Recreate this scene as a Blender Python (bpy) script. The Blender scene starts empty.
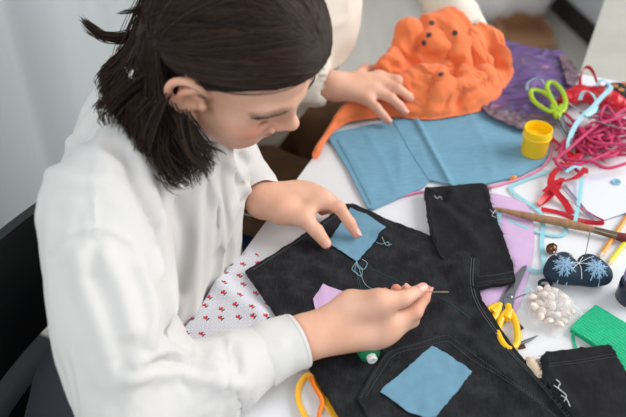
import bpy, bmesh, math, random
import numpy as np
from mathutils import Vector, Matrix, geometry
from mathutils.bvhtree import BVHTree

random.seed(7)
SC = bpy.context.scene
COL = SC.collection

# ------------------------------------------------------------------ camera, light, exposure
F_PX, CAM_Z, PITCH = 780.0, 1.48, math.radians(40)
cam_d = bpy.data.cameras.new('camera')
cam_d.sensor_width = 36.0
cam_d.lens = F_PX / 626 * 36
cam_d.clip_start = 0.02
cam_d.dof.use_dof = True
cam_d.dof.focus_distance = 0.98
cam_d.dof.aperture_fstop = 3.6
cam = bpy.data.objects.new('camera', cam_d)
COL.objects.link(cam)
cam.location = (0, 0, CAM_Z)
cam.rotation_euler = (math.pi / 2 - PITCH, 0, 0)
SC.camera = cam

world = bpy.data.worlds.new('world')
SC.world = world
world.use_nodes = True
bgn = world.node_tree.nodes['Background']
bgn.inputs[0].default_value = (0.86, 0.93, 1.0, 1)
bgn.inputs[1].default_value = 0.5

def area(name, loc, target, sx, sy, power, col=(1, 1, 1)):
    l = bpy.data.lights.new(name, 'AREA')
    l.shape = 'RECTANGLE'; l.size = sx; l.size_y = sy; l.energy = power; l.color = col
    o = bpy.data.objects.new(name, l); COL.objects.link(o)
    o.location = loc
    o.rotation_euler = (Vector(target) - Vector(loc)).to_track_quat('-Z', 'Y').to_euler()
    return o
area('window_light', (2.3, 1.1, 2.2), (0.0, 0.8, 0.75), 1.9, 1.7, 78, (1.0, 0.985, 0.96))
area('side_fill_light', (-0.9, -1.0, 2.6), (-0.1, 0.8, 0.8), 1.3, 1.1, 28, (0.95, 0.98, 1.0))  # unseen fill lamp, added from camera left to brighten the blouse's near side

SC.view_settings.view_transform = 'Standard'
SC.view_settings.look = 'None'
SC.view_settings.exposure = 0.0
SC.view_settings.gamma = 1.0
SC.view_settings.use_curve_mapping = False

# ------------------------------------------------------------------ helpers: picture point -> place
CAM = np.array([0, 0, CAM_Z])
CR = np.array([1.0, 0, 0])
CF = np.array([0, math.cos(PITCH), -math.sin(PITCH)])
CU = np.array([0, math.sin(PITCH), math.cos(PITCH)])
def P(u, v, z):
    d = CF + CR * (u - 313) / F_PX + CU * (208.5 - v) / F_PX
    return CAM + d * (z - CAM_Z) / d[2]
def PD(u, v, dep):
    return CAM + dep * (CF + CR * (u - 313) / F_PX + CU * (208.5 - v) / F_PX)
def proj(X):
    d = np.asarray(X, float) - CAM
    z = d @ CF
    return np.stack([313 + F_PX * (d @ CR) / z, 208.5 - F_PX * (d @ CU) / z], -1)
def PS(u, v, zf):
    """the point of the surface z = zf(x, y) met by that line of sight"""
    z = 0.75
    for _ in range(60):
        p = P(u, v, z)
        z = 0.6 * z + 0.4 * float(zf(p[None, :2])[0])
    return P(u, v, z)
def PSV(uv, zf):
    uv = np.asarray(uv, float)
    d = CF + CR * ((uv[:, :1] - 313) / F_PX) + CU * ((208.5 - uv[:, 1:2]) / F_PX)
    z = np.full(len(uv), .75)
    for _ in range(50):
        p = CAM + d * ((z - CAM_Z) / d[:, 2])[:, None]
        z = .6 * z + .4 * zf(p[:, :2])
    return CAM + d * ((z - CAM_Z) / d[:, 2])[:, None]
TT = 0.75
E0 = np.array([-0.093, 0.782])
TA = math.radians(23.5)
TDIR = np.array([math.sin(TA), math.cos(TA)])      # along the table edge
TNRM = np.array([math.cos(TA), -math.sin(TA)])     # from the edge into the table
def tn(n, t, z=0.0):
    q = E0 + TNRM * n + TDIR * t
    return np.array([q[0], q[1], z])

# ------------------------------------------------------------------ helpers: noise
def _h(ix, iy, iz, seed):
    h = (ix * 374761393 + iy * 668265263 + iz * 2147483647 + seed * 1274126177) & 0xFFFFFFFF
    h = ((h ^ (h >> 13)) * 1274126177) & 0xFFFFFFFF
    return ((h ^ (h >> 16)) & 0xFFFF) / 32767.5 - 1.0
def noise3(p, seed=0):
    p = np.asarray(p, float)
    i = np.floor(p).astype(np.int64); f = p - i
    f = f * f * f * (f * (f * 6 - 15) + 10)
    r = 0
    for a in (0, 1):
        wa = f[..., 0] if a else 1 - f[..., 0]
        for b in (0, 1):
            wb = f[..., 1] if b else 1 - f[..., 1]
            for c in (0, 1):
                wc = f[..., 2] if c else 1 - f[..., 2]
                r = r + wa * wb * wc * _h(i[..., 0] + a, i[..., 1] + b, i[..., 2] + c, seed)
    return r
def noise2(p, seed=0):
    p = np.asarray(p, float)
    return noise3(np.concatenate([p, np.full(p.shape[:-1] + (1,), 0.37)], -1), seed)
def ridged(p, seed=0):
    return 1 - np.abs(noise2(p, seed)) * 2
def sstep(a, b, x):
    t = np.clip((x - a) / (b - a), 0, 1)
    return t * t * (3 - 2 * t)
def seg_dist(p, a, b):
    p = np.asarray(p); ab = b - a
    t = np.clip(((p - a) @ ab) / max(ab @ ab, 1e-12), 0, 1)
    return np.linalg.norm(p - (a + t[..., None] * ab), axis=-1), t
def line_dist(p, pts, closed=False):
    pts = np.asarray(pts, float)
    d = np.full(len(p), 1e9)
    n = len(pts)
    for i in range(n if closed else n - 1):
        d = np.minimum(d, seg_dist(p, pts[i], pts[(i + 1) % n])[0])
    return d

# ------------------------------------------------------------------ helpers: curves
def crom(pts, n=8, closed=False):
    pts = [np.asarray(p, float) for p in pts]
    m = len(pts); out = []
    rng = range(m if closed else m - 1)
    for i in rng:
        if closed:
            a, b, c, d = pts[(i - 1) % m], pts[i], pts[(i + 1) % m], pts[(i + 2) % m]
        else:
            b, c = pts[i], pts[i + 1]
            a = pts[i - 1] if i else 2 * b - c
            d = pts[i + 2] if i + 2 < m else 2 * c - b
        for k in range(n):
            t = k / n
            out.append(0.5 * (2 * b + (c - a) * t + (2 * a - 5 * b + 4 * c - d) * t * t + (3 * b - a - 3 * c + d) * t ** 3))
    if not closed:
        out.append(pts[-1])
    return np.array(out)

# ------------------------------------------------------------------ helpers: meshes and objects
class MB:
    def __init__(s):
        s.v, s.f, s.n = [], [], 0
    def add(s, v, f):
        s.v.append(np.asarray(v, float).reshape(-1, 3)); s.f += [tuple(int(i) + s.n for i in q) for q in f]
        s.n += len(s.v[-1]); return s
    def tube(s, path, r, k=8, closed=False, cap=True, flat=1.0, up=None):
        path = np.asarray(path, float); n = len(path)
        r = np.broadcast_to(np.asarray(r, float), (n,))
        if closed:
            t = np.roll(path, -1, 0) - np.roll(path, 1, 0)
        else:
            t = np.gradient(path, axis=0)
        t /= np.linalg.norm(t, axis=1)[:, None] + 1e-12
        u = np.array(up if up is not None else ([0, 0, 1.0] if abs(t[0, 2]) < 0.9 else [1.0, 0, 0]), float)
        vs = []
        for i in range(n):
            u = (np.array(up, float) if up is not None else u)
            u = u - t[i] * (u @ t[i]); u /= np.linalg.norm(u) + 1e-12
            w = np.cross(t[i], u)
            for j in range(k):
                a = 2 * math.pi * j / k
                vs.append(path[i] + r[i] * (math.cos(a) * w + flat * math.sin(a) * u))
        fs = []
        for i in range(n if closed else n - 1):
            for j in range(k):
                a, b = i * k + j, i * k + (j + 1) % k
                c, d = ((i + 1) % n) * k + (j + 1) % k, ((i + 1) % n) * k + j
                fs.append((a, b, c, d))
        if cap and not closed:
            fs.append(tuple(range(k - 1, -1, -1))); fs.append(tuple((n - 1) * k + j for j in range(k)))
        return s.add(vs, fs)
    def ribbon(s, path, w, th=0.0006, tilt=0.0):
        """flat band with real thickness; tilt (radians, per point) turns it on edge"""
        path = np.asarray(path, float); n = len(path)
        t = np.gradient(path, axis=0); t /= np.linalg.norm(t, axis=1)[:, None] + 1e-12
        tilt = np.broadcast_to(np.asarray(tilt, float), (n,))
        w = np.broadcast_to(np.asarray(w, float), (n,))
        vs = []
        for i in range(n):
            side = np.cross(t[i], [0, 0, 1.0]); side /= np.linalg.norm(side) + 1e-9
            nrm = np.cross(side, t[i])
            a = math.cos(tilt[i]) * side + math.sin(tilt[i]) * nrm
            b = np.cross(t[i], a)
            for sx, sy in ((-1, -1), (1, -1), (1, 1), (-1, 1)):
                vs.append(path[i] + a * sx * w[i] / 2 + b * sy * th / 2)
        fs = []
        for i in range(n - 1):
            for j in range(4):
                fs.append((i * 4 + j, i * 4 + (j + 1) % 4, i * 4 + 4 + (j + 1) % 4, i * 4 + 4 + j))
        fs += [(3, 2, 1, 0), tuple((n - 1) * 4 + j for j in range(4))]
        return s.add(vs, fs)
    def lathe(s, c, prof, k=32, axis=(0, 0, 1)):
        q = Vector((0, 0, 1)).rotation_difference(Vector(axis)).to_matrix()
        q = np.array(q); c = np.asarray(c, float); vs = []; fs = []; m = len(prof)
        for i in range(k):
            a = 2 * math.pi * i / k
            for r, z in prof:
                vs.append(c + q @ np.array([r * math.cos(a), r * math.sin(a), z]))
        for i in range(k):
            for j in range(m - 1):
                fs.append((i * m + j, ((i + 1) % k) * m + j, ((i + 1) % k) * m + j + 1, i * m + j + 1))
        if prof[0][0] > 1e-6: fs.append(tuple(i * m for i in range(k - 1, -1, -1)))
        if prof[-1][0] > 1e-6: fs.append(tuple(i * m + m - 1 for i in range(k)))
        return s.add(vs, fs)
    def prism(s, poly, z0, z1):
        """poly: (n,2) world xy"""
        poly = np.asarray(poly, float); n = len(poly)
        vs = [(x, y, z0) for x, y in poly] + [(x, y, z1) for x, y in poly]
        fs = [tuple(range(n - 1, -1, -1)), tuple(range(n, 2 * n))]
        fs += [(i, (i + 1) % n, n + (i + 1) % n, n + i) for i in range(n)]
        return s.add(vs, fs)
    def box(s, c, ax, ay, az):
        """centre and three half-axis vectors"""
        c, ax, ay, az = (np.asarray(q, float) for q in (c, ax, ay, az))
        vs = [c + i * ax + j * ay + k * az for i in (-1, 1) for j in (-1, 1) for k in (-1, 1)]
        return s.add(vs, [(0, 1, 3, 2), (4, 6, 7, 5), (0, 4, 5, 1), (2, 3, 7, 6), (0, 2, 6, 4), (1, 5, 7, 3)])
    def ball(s, c, r, k=14):
        r = np.broadcast_to(np.asarray(r, float), (3,)); c = np.asarray(c, float)
        vs, fs = [], []
        m = k // 2 + 1
        for i in range(m):
            b = math.pi * i / (m - 1)
            for j in range(k):
                a = 2 * math.pi * j / k
                vs.append(c + r * np.array([math.sin(b) * math.cos(a), math.sin(b) * math.sin(a), math.cos(b)]))
        for i in range(m - 1):
            for j in range(k):
                fs.append((i * k + j, (i + 1) * k + j, (i + 1) * k + (j + 1) % k, i * k + (j + 1) % k))
        return s.add(vs, fs)
    def build(s, name, m, parent=None, smooth=True, origin=None, weld=True, attr=None):
        V = np.concatenate(s.v)
        return mesh_obj(name, V, s.f, m, parent, smooth, origin, weld, attr)

def world_loc(o):
    l = Vector((0, 0, 0))
    while o is not None:
        l += o.location; o = o.parent
    return np.array(l)
def mesh_obj(name, V, Fc, m, parent=None, smooth=True, origin=None, weld=False, attr=None):
    V = np.asarray(V, float)
    if origin is None:
        if parent is not None: origin = world_loc(parent)
        else: origin = np.array([(V[:, 0].min() + V[:, 0].max()) / 2, (V[:, 1].min() + V[:, 1].max()) / 2, V[:, 2].min()])
    origin = np.asarray(origin, float)
    me = bpy.data.meshes.new(name)
    me.from_pydata((V - origin).tolist(), [], Fc if isinstance(Fc, list) else Fc.tolist())
    if attr:
        for an, data in attr.items():
            a = me.attributes.new(an, 'FLOAT', 'POINT')
            a.data.foreach_set('value', np.asarray(data, np.float32))
    if weld:
        bm = bmesh.new(); bm.from_mesh(me)
        bmesh.ops.remove_doubles(bm, verts=bm.verts, dist=1e-7)
        bmesh.ops.recalc_face_normals(bm, faces=bm.faces)
        bm.to_mesh(me); bm.free()
    if smooth:
        me.polygons.foreach_set('use_smooth', [True] * len(me.polygons))
        try: me.set_sharp_from_angle(angle=math.radians(38))
        except Exception: pass
    if m is not None:
        for mm in (m if isinstance(m, (list, tuple)) else [m]): me.materials.append(mm)
    o = bpy.data.objects.new(name, me)
    COL.objects.link(o)
    if parent is not None:
        o.parent = parent
        o.location = origin - world_loc(parent)
    else:
        o.location = origin
    return o
def tag(o, label, cat, group=None, kind=None):
    o['label'] = label; o['category'] = cat
    if group: o['group'] = group
    if kind: o['kind'] = kind
    return o
def thing(name, label, cat, loc, group=None):
    o = bpy.data.objects.new(name, None); COL.objects.link(o)
    o.empty_display_size = 0.05
    o.location = Vector([float(q) for q in loc])
    return tag(o, label, cat, group)
def struct(o):
    o['kind'] = 'structure'; return o

# ------------------------------------------------------------------ helpers: materials
def mat(name, col, rough=0.6, var=0.0, vscale=30.0, bump=0.0, bscale=400.0, metal=0.0, spec=0.5, sheen=0.0,
        col2=None, trans=0.0, alpha=1.0, stretch=(1, 1, 1), sss=0.0, coat=0.0):
    m = bpy.data.materials.new(name); m.use_nodes = True
    nt = m.node_tree; b = nt.nodes['Principled BSDF']
    b.inputs['Base Color'].default_value = (*col, 1)
    b.inputs['Roughness'].default_value = rough
    b.inputs['Metallic'].default_value = metal
    b.inputs['Specular IOR Level'].default_value = spec
    b.inputs['Sheen Weight'].default_value = sheen
    b.inputs['Transmission Weight'].default_value = trans
    b.inputs['Alpha'].default_value = alpha
    b.inputs['Coat Weight'].default_value = coat
    if sss:
        b.inputs['Subsurface Weight'].default_value = sss
        b.inputs['Subsurface Radius'].default_value = (0.012, 0.005, 0.003)
        b.inputs['Subsurface Scale'].default_value = 0.6
    tc = nt.nodes.new('ShaderNodeTexCoord'); mp = nt.nodes.new('ShaderNodeMapping')
    mp.inputs['Scale'].default_value = stretch
    nt.links.new(tc.outputs['Object'], mp.inputs['Vector'])
    if var or col2:
        n = nt.nodes.new('ShaderNodeTexNoise'); n.inputs['Scale'].default_value = vscale
        n.inputs['Detail'].default_value = 5; n.inputs['Roughness'].default_value = 0.65
        nt.links.new(mp.outputs[0], n.inputs['Vector'])
        r = nt.nodes.new('ShaderNodeValToRGB')
        c2 = col2 if col2 else tuple(min(1, q * (1 + var)) for q in col)
        c1 = col if col2 else tuple(q * (1 - var) for q in col)
        r.color_ramp.elements[0].position = 0.32; r.color_ramp.elements[1].position = 0.68
        r.color_ramp.elements[0].color = (*c1, 1); r.color_ramp.elements[1].color = (*c2, 1)
        nt.links.new(n.outputs['Fac'], r.inputs['Fac']); nt.links.new(r.outputs['Color'], b.inputs['Base Color'])
    if bump:
        n2 = nt.nodes.new('ShaderNodeTexNoise'); n2.inputs['Scale'].default_value = bscale; n2.inputs['Detail'].default_value = 3
        nt.links.new(mp.outputs[0], n2.inputs['Vector'])
        bp = nt.nodes.new('ShaderNodeBump'); bp.inputs['Strength'].default_value = bump; bp.inputs['Distance'].default_value = 0.001
        nt.links.new(n2.outputs['Fac'], bp.inputs['Height']); nt.links.new(bp.outputs['Normal'], b.inputs['Normal'])
    return m
def srgb(r, g, b):
    f = lambda c: (c / 255 / 12.92) if c <= 10 else ((c / 255 + 0.055) / 1.055) ** 2.4
    return (f(r), f(g), f(b))
def nodes_of(m): return m.node_tree, m.node_tree.nodes['Principled BSDF']

M = {}
M['table'] = mat('table_white', srgb(226, 226, 228), 0.32, var=0.01, vscale=4)
M['table2'] = mat('table_grey', srgb(176, 174, 164), 0.5, var=0.12, vscale=5)
M['blouse'] = mat('white_cotton', srgb(215, 212, 208), 0.8, bump=0.15, bscale=900, sheen=0.15)
M['cream'] = mat('cream_knit', srgb(222, 212, 198), 0.85, bump=0.3, bscale=300)
M['trouser_brown'] = mat('brown_cloth', srgb(100, 70, 45), 0.85, var=0.15, vscale=20, bump=0.2)
M['trouser_dark'] = mat('dark_cloth', srgb(40, 42, 50), 0.85)
M['orange'] = mat('orange_jersey', srgb(230, 120, 66), 0.85, var=0.06, vscale=40, bump=0.2, bscale=700, sheen=0.2)
M['orange_dark'] = mat('orange_label', srgb(120, 66, 50), 0.8)
M['blue_cloth'] = mat('light_blue_cotton', srgb(108, 154, 178), 0.85, var=0.09, vscale=60, bump=0.25, bscale=800, stretch=(1, 4, 1))
M['patch'] = mat('blue_patch_cotton', srgb(106, 149, 172), 0.85, var=0.06, vscale=60, bump=0.25, bscale=900)
M['lilac'] = mat('lilac_cotton', srgb(205, 172, 208), 0.85, var=0.04, vscale=40, bump=0.2, bscale=800)
M['black'] = mat('black_plastic', srgb(16, 16, 18), 0.45)
M['navy'] = mat('navy_cloth', srgb(24, 38, 78), 0.85)
M['yellow'] = mat('yellow_plastic', srgb(244, 200, 12), 0.35)
M['yellow_h'] = mat('yellow_handle', srgb(246, 190, 22), 0.35)
M['lime'] = mat('lime_handle', srgb(158, 190, 30), 0.4)
M['steel'] = mat('steel', srgb(150, 150, 152), 0.32, metal=0.9, var=0.05)
M['needle'] = mat('needle_steel', srgb(190, 175, 150), 0.3, metal=0.9)
M['thread_green'] = mat('green_thread', srgb(10, 128, 78), 0.55, bump=0.6, bscale=500, stretch=(1, 1, 4))
M['white_pl'] = mat('white_plastic', srgb(230, 230, 228), 0.4)
M['red'] = mat('red_satin', srgb(196, 22, 40), 0.35, var=0.12, vscale=60)
M['pink_cord'] = mat('pink_cord', srgb(190, 52, 98), 0.7, var=0.12, vscale=80, bump=0.4, bscale=600)
M['pink_light'] = mat('pink_piping', srgb(224, 134, 168), 0.7)
M['blue_rib'] = mat('pale_blue_satin', srgb(156, 198, 210), 0.35, var=0.06, vscale=60)
M['turq'] = mat('turquoise_tape', srgb(154, 212, 222), 0.55, alpha=0.9)
M['wood'] = mat('brush_wood', srgb(160, 118, 82), 0.5, var=0.25, vscale=30, stretch=(8, 1, 1))
M['ferrule'] = mat('ferrule', srgb(120, 108, 92), 0.35, metal=0.7, var=0.3, vscale=80)
M['bristle'] = mat('bristle', srgb(112, 40, 36), 0.7, var=0.3, vscale=100)
M['pencil_o'] = mat('orange_pencil', srgb(230, 150, 50), 0.35)
M['pencil_y'] = mat('yellow_pencil', srgb(236, 214, 52), 0.35)
M['paper'] = mat('paper', srgb(216, 219, 232), 0.7)
M['paper2'] = mat('paper_flap', srgb(196, 190, 210), 0.7)
M['button'] = mat('blue_button', srgb(140, 190, 214), 0.35)
M['cushion'] = mat('cushion_navy', srgb(22, 44, 62), 0.8, bump=0.3, bscale=300)
M['embroid'] = mat('embroidery', srgb(136, 170, 196), 0.8)
M['white_thread'] = mat('white_thread', srgb(225, 228, 230), 0.7)
M['bronze'] = mat('bronze', srgb(110, 74, 52), 0.3, metal=0.6)
M['shell'] = mat('shell', srgb(222, 202, 188), 0.4, col2=srgb(240, 230, 220), vscale=120)
M['film'] = mat('clear_film', (0.95, 0.95, 0.95), 0.12, alpha=0.16)
M['green_tulle'] = mat('green_tulle', srgb(22, 180, 128), 0.5, var=0.1, vscale=160)
M['jar'] = mat('jar_navy', srgb(26, 28, 52), 0.25, spec=0.6)
M['jar_lid'] = mat('jar_lid', srgb(150, 142, 176), 0.3)
M['yellow_rib'] = mat('yellow_ribbon', srgb(240, 178, 40), 0.5)
M['rick'] = mat('orange_braid', srgb(238, 130, 30), 0.7)
M['maroon'] = mat('maroon_bit', srgb(78, 36, 34), 0.5)
M['cream_bead'] = mat('cream_bead', srgb(232, 208, 180), 0.45)
M['card'] = mat('cardboard', srgb(168, 124, 90), 0.85, var=0.06, vscale=20)
M['bag_white'] = mat('white_bag', srgb(236, 234, 236), 0.7)
M['cab'] = mat('cabinet_white', srgb(196, 196, 200), 0.5)
M['plinth'] = mat('plinth_dark', srgb(44, 38, 36), 0.6)
M['floor'] = mat('floor_board', srgb(212, 206, 194), 0.5, var=0.08, vscale=3, stretch=(6, 1, 1))
M['floor_shade'] = mat('dark_floor_shade', srgb(52, 54, 54), 0.95, var=0.1, vscale=60, bump=0.5, bscale=300)  # dark colour standing in for shade on the floor
M['wall'] = mat('wall_paint', srgb(206, 208, 210), 0.8)
M['curtain'] = mat('curtain_cloth', srgb(200, 206, 208), 0.85, bump=0.1, bscale=300)
M['hair'] = mat('dark_brown_hair', srgb(40, 27, 22), 0.6, spec=0.2)
def tone_hair():
    nt, b = M['hair'].node_tree, M['hair'].node_tree.nodes['Principled BSDF']
    at = nt.nodes.new('ShaderNodeAttribute'); at.attribute_name = 'tone'
    mx = nt.nodes.new('ShaderNodeMix'); mx.data_type = 'RGBA'
    mx.inputs[6].default_value = (*srgb(26, 18, 15), 1); mx.inputs[7].default_value = (*srgb(70, 49, 38), 1)
    nt.links.new(at.outputs['Fac'], mx.inputs[0]); nt.links.new(mx.outputs[2], b.inputs['Base Color'])
tone_hair()
M['hair2'] = mat('light_brown_hair', srgb(70, 48, 36), 0.42, var=0.3, vscale=60)
M['nail'] = mat('nail', srgb(226, 168, 152), 0.25)
M['stitch'] = mat('grey_stitch', srgb(70, 70, 74), 0.8)
M['thread_blue'] = mat('blue_thread', srgb(150, 185, 200), 0.8)
M['thread_teal'] = mat('teal_thread', srgb(36, 76, 74), 0.8)
M['rivet'] = mat('dark_rivet', srgb(70, 60, 60), 0.4, metal=0.4)
M['flower'] = mat('flower_print', srgb(190, 60, 50), 0.7, col2=srgb(170, 160, 70), vscale=120)
M['blackcloth'] = mat('black_cloth', srgb(20, 20, 22), 0.8)
M['clearpl'] = mat('clear_plastic', srgb(200, 225, 235), 0.1, alpha=0.45)

def denim(name, base, worn):
    m = mat(name, base, 0.88, bump=0.35, bscale=1100, spec=0.25)
    nt, b = nodes_of(m)
    tc = nt.nodes.new('ShaderNodeTexCoord')
    out = []
    for sc, st, rot, lo, hi in ((55, (1, 1, 1), 0, .42, .78), (120, (6, .5, 1), .6, .5, .8), (900, (1, 1, 1), 0, .3, .8)):
        mp = nt.nodes.new('ShaderNodeMapping'); mp.inputs['Scale'].default_value = st; mp.inputs['Rotation'].default_value = (0, 0, rot)
        n = nt.nodes.new('ShaderNodeTexNoise'); n.inputs['Scale'].default_value = sc; n.inputs['Detail'].default_value = 4
        r = nt.nodes.new('ShaderNodeMapRange'); r.inputs[1].default_value = lo; r.inputs[2].default_value = hi
        nt.links.new(tc.outputs['Object'], mp.inputs[0]); nt.links.new(mp.outputs[0], n.inputs['Vector']); nt.links.new(n.outputs['Fac'], r.inputs[0])
        out.append(r.outputs[0])
    a = nt.nodes.new('ShaderNodeMath'); a.operation = 'MULTIPLY_ADD'; a.inputs[1].default_value = 0.45
    nt.links.new(out[0], a.inputs[0])
    c = nt.nodes.new('ShaderNodeMath'); c.operation = 'MULTIPLY'; c.inputs[1].default_value = 0.4; nt.links.new(out[1], c.inputs[0])
    nt.links.new(c.outputs[0], a.inputs[2])
    d = nt.nodes.new('ShaderNodeMath'); d.operation = 'MULTIPLY_ADD'; d.inputs[1].default_value = 0.35
    nt.links.new(out[2], d.inputs[0]); nt.links.new(a.outputs[0], d.inputs[2])
    mx = nt.nodes.new('ShaderNodeMix'); mx.data_type = 'RGBA'
    mx.inputs[6].default_value = (*base, 1); mx.inputs[7].default_value = (*worn, 1)
    nt.links.new(d.outputs[0], mx.inputs[0]); nt.links.new(mx.outputs[2], b.inputs['Base Color'])
    return m
M['denim'] = denim('black_denim', srgb(10, 10, 12), srgb(58, 59, 64))
M['denim2'] = denim('black_denim_leg', srgb(12, 12, 14), srgb(44, 44, 48))
M['denim_seam'] = denim('black_denim_seam', srgb(18, 18, 20), srgb(56, 56, 60))

def skin_mat():
    m = mat('skin', srgb(222, 172, 146), 0.5, sss=0.12, spec=0.35, bump=0.12, bscale=500)
    nt, b = nodes_of(m)
    tc = nt.nodes.new('ShaderNodeTexCoord')
    n = nt.nodes.new('ShaderNodeTexNoise'); n.inputs['Scale'].default_value = 28; n.inputs['Detail'].default_value = 4
    nt.links.new(tc.outputs['Object'], n.inputs['Vector'])
    r = nt.nodes.new('ShaderNodeValToRGB')
    r.color_ramp.elements[0].position = .35; r.color_ramp.elements[1].position = .7
    r.color_ramp.elements[0].color = (*srgb(222, 168, 140), 1); r.color_ramp.elements[1].color = (*srgb(232, 184, 158), 1)
    nt.links.new(n.outputs['Fac'], r.inputs['Fac'])
    last = r.outputs['Color']
    for an, c in (('flush', srgb(214, 118, 96)), ('lip', srgb(190, 100, 92)), ('brow', srgb(96, 64, 50))):
        at = nt.nodes.new('ShaderNodeAttribute'); at.attribute_name = an
        mx = nt.nodes.new('ShaderNodeMix'); mx.data_type = 'RGBA'
        nt.links.new(at.outputs['Fac'], mx.inputs[0]); nt.links.new(last, mx.inputs[6]); mx.inputs[7].default_value = (*c, 1)
        last = mx.outputs[2]
    nt.links.new(last, b.inputs['Base Color'])
    return m
M['skin'] = skin_mat()

def floral_mat():
    m = mat('floral_cotton', srgb(232, 231, 234), 0.85, bump=0.15, bscale=800)
    nt, b = nodes_of(m)
    tc = nt.nodes.new('ShaderNodeTexCoord')
    def vor(scale, rnd, off=(0, 0, 0)):
        mp = nt.nodes.new('ShaderNodeMapping'); mp.inputs['Location'].default_value = off
        # drop the height so that the print follows the cloth
        mp.inputs['Scale'].default_value = (scale, scale, scale * 0.9)
        nt.links.new(tc.outputs['Object'], mp.inputs[0])
        v = nt.nodes.new('ShaderNodeTexVoronoi'); v.voronoi_dimensions = '2D'; v.inputs['Scale'].default_value = 1; v.inputs['Randomness'].default_value = rnd
        nt.links.new(mp.outputs[0], v.inputs['Vector'])
        s = nt.nodes.new('ShaderNodeVectorMath'); s.operation = 'SUBTRACT'
        nt.links.new(mp.outputs[0], s.inputs[0]); nt.links.new(v.outputs['Position'], s.inputs[1])
        return v, s.outputs[0]
    def dot(loc, cx, cy, r):
        s = nt.nodes.new('ShaderNodeVectorMath'); s.operation = 'MULTIPLY_ADD'
        s.inputs[1].default_value = (1, 1, 0); s.inputs[2].default_value = (-cx, -cy, 0)
        nt.links.new(loc, s.inputs[0])
        l = nt.nodes.new('ShaderNodeVectorMath'); l.operation = 'LENGTH'; nt.links.new(s.outputs[0], l.inputs[0])
        c = nt.nodes.new('ShaderNodeMath'); c.operation = 'LESS_THAN'; c.inputs[1].default_value = r
        nt.links.new(l.outputs['Value'], c.inputs[0]); return c.outputs[0]
    def union(xs):
        o = xs[0]
        for x in xs[1:]:
            a = nt.nodes.new('ShaderNodeMath'); a.operation = 'MAXIMUM'; nt.links.new(o, a.inputs[0]); nt.links.new(x, a.inputs[1]); o = a.outputs[0]
        return o
    def over(colr, fac, c):
        mx = nt.nodes.new('ShaderNodeMix'); mx.data_type = 'RGBA'; nt.links.new(fac, mx.inputs[0])
        if hasattr(colr, 'links'): nt.links.new(colr, mx.inputs[6])
        else: mx.inputs[6].default_value = (*colr, 1)
        mx.inputs[7].default_value = (*c, 1); return mx.outputs[2]
    v, l = vor(175, .15)
    a = nt.nodes.new('ShaderNodeMath'); a.operation = 'COMPARE'; a.inputs[1].default_value = .34; a.inputs[2].default_value = .07
    nt.links.new(v.outputs['Distance'], a.inputs[0])
    c = over(srgb(226, 226, 231), a.outputs[0], srgb(198, 202, 214))
    v, l = vor(50, .45)
    red = union([dot(l, -.10, .03, .085), dot(l, .03, .10, .085), dot(l, .02, -.03, .075)])
    dk = union([dot(l, .13, -.09, .06), dot(l, .19, -.02, .045), dot(l, .07, -.17, .045), dot(l, -.14, .15, .035)])
    c = over(c, dk, srgb(54, 50, 66)); c = over(c, red, srgb(206, 44, 62))
    nt.links.new(c, b.inputs['Base Color'])
    return m
M['floral'] = floral_mat()

def lace_mat():
    m = mat('purple_lace', srgb(88, 62, 108), 0.45, bump=0.4, bscale=260)
    nt, b = nodes_of(m)
    tc = nt.nodes.new('ShaderNodeTexCoord')
    mp = nt.nodes.new('ShaderNodeMapping'); mp.inputs['Scale'].default_value = (16, 46, 16); mp.inputs['Rotation'].default_value = (0, 0, .5)
    n = nt.nodes.new('ShaderNodeTexNoise'); n.inputs['Scale'].default_value = 1.0; n.inputs['Detail'].default_value = 6
    n.inputs['Distortion'].default_value = 1.2
    nt.links.new(tc.outputs['Object'], mp.inputs[0]); nt.links.new(mp.outputs[0], n.inputs['Vector'])
    r = nt.nodes.new('ShaderNodeValToRGB'); e = r.color_ramp.elements
    e[0].position = .3; e[0].color = (*srgb(44, 40, 48), 1)
    e[1].position = .72; e[1].color = (*srgb(176, 104, 160), 1)
    x = e.new(.45); x.color = (*srgb(86, 62, 110), 1)
    x = e.new(.55); x.color = (*srgb(110, 80, 138), 1)
    x = e.new(.62); x.color = (*srgb(70, 74, 82), 1)
    nt.links.new(n.outputs['Fac'], r.inputs['Fac']); nt.links.new(r.outputs['Color'], b.inputs['Base Color'])
    return m
M['lace'] = lace_mat()
M['lace_grey'] = mat('grey_lace', srgb(50, 42, 50), 0.5, col2=srgb(140, 112, 124), vscale=110, bump=0.5, bscale=300)

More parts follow.
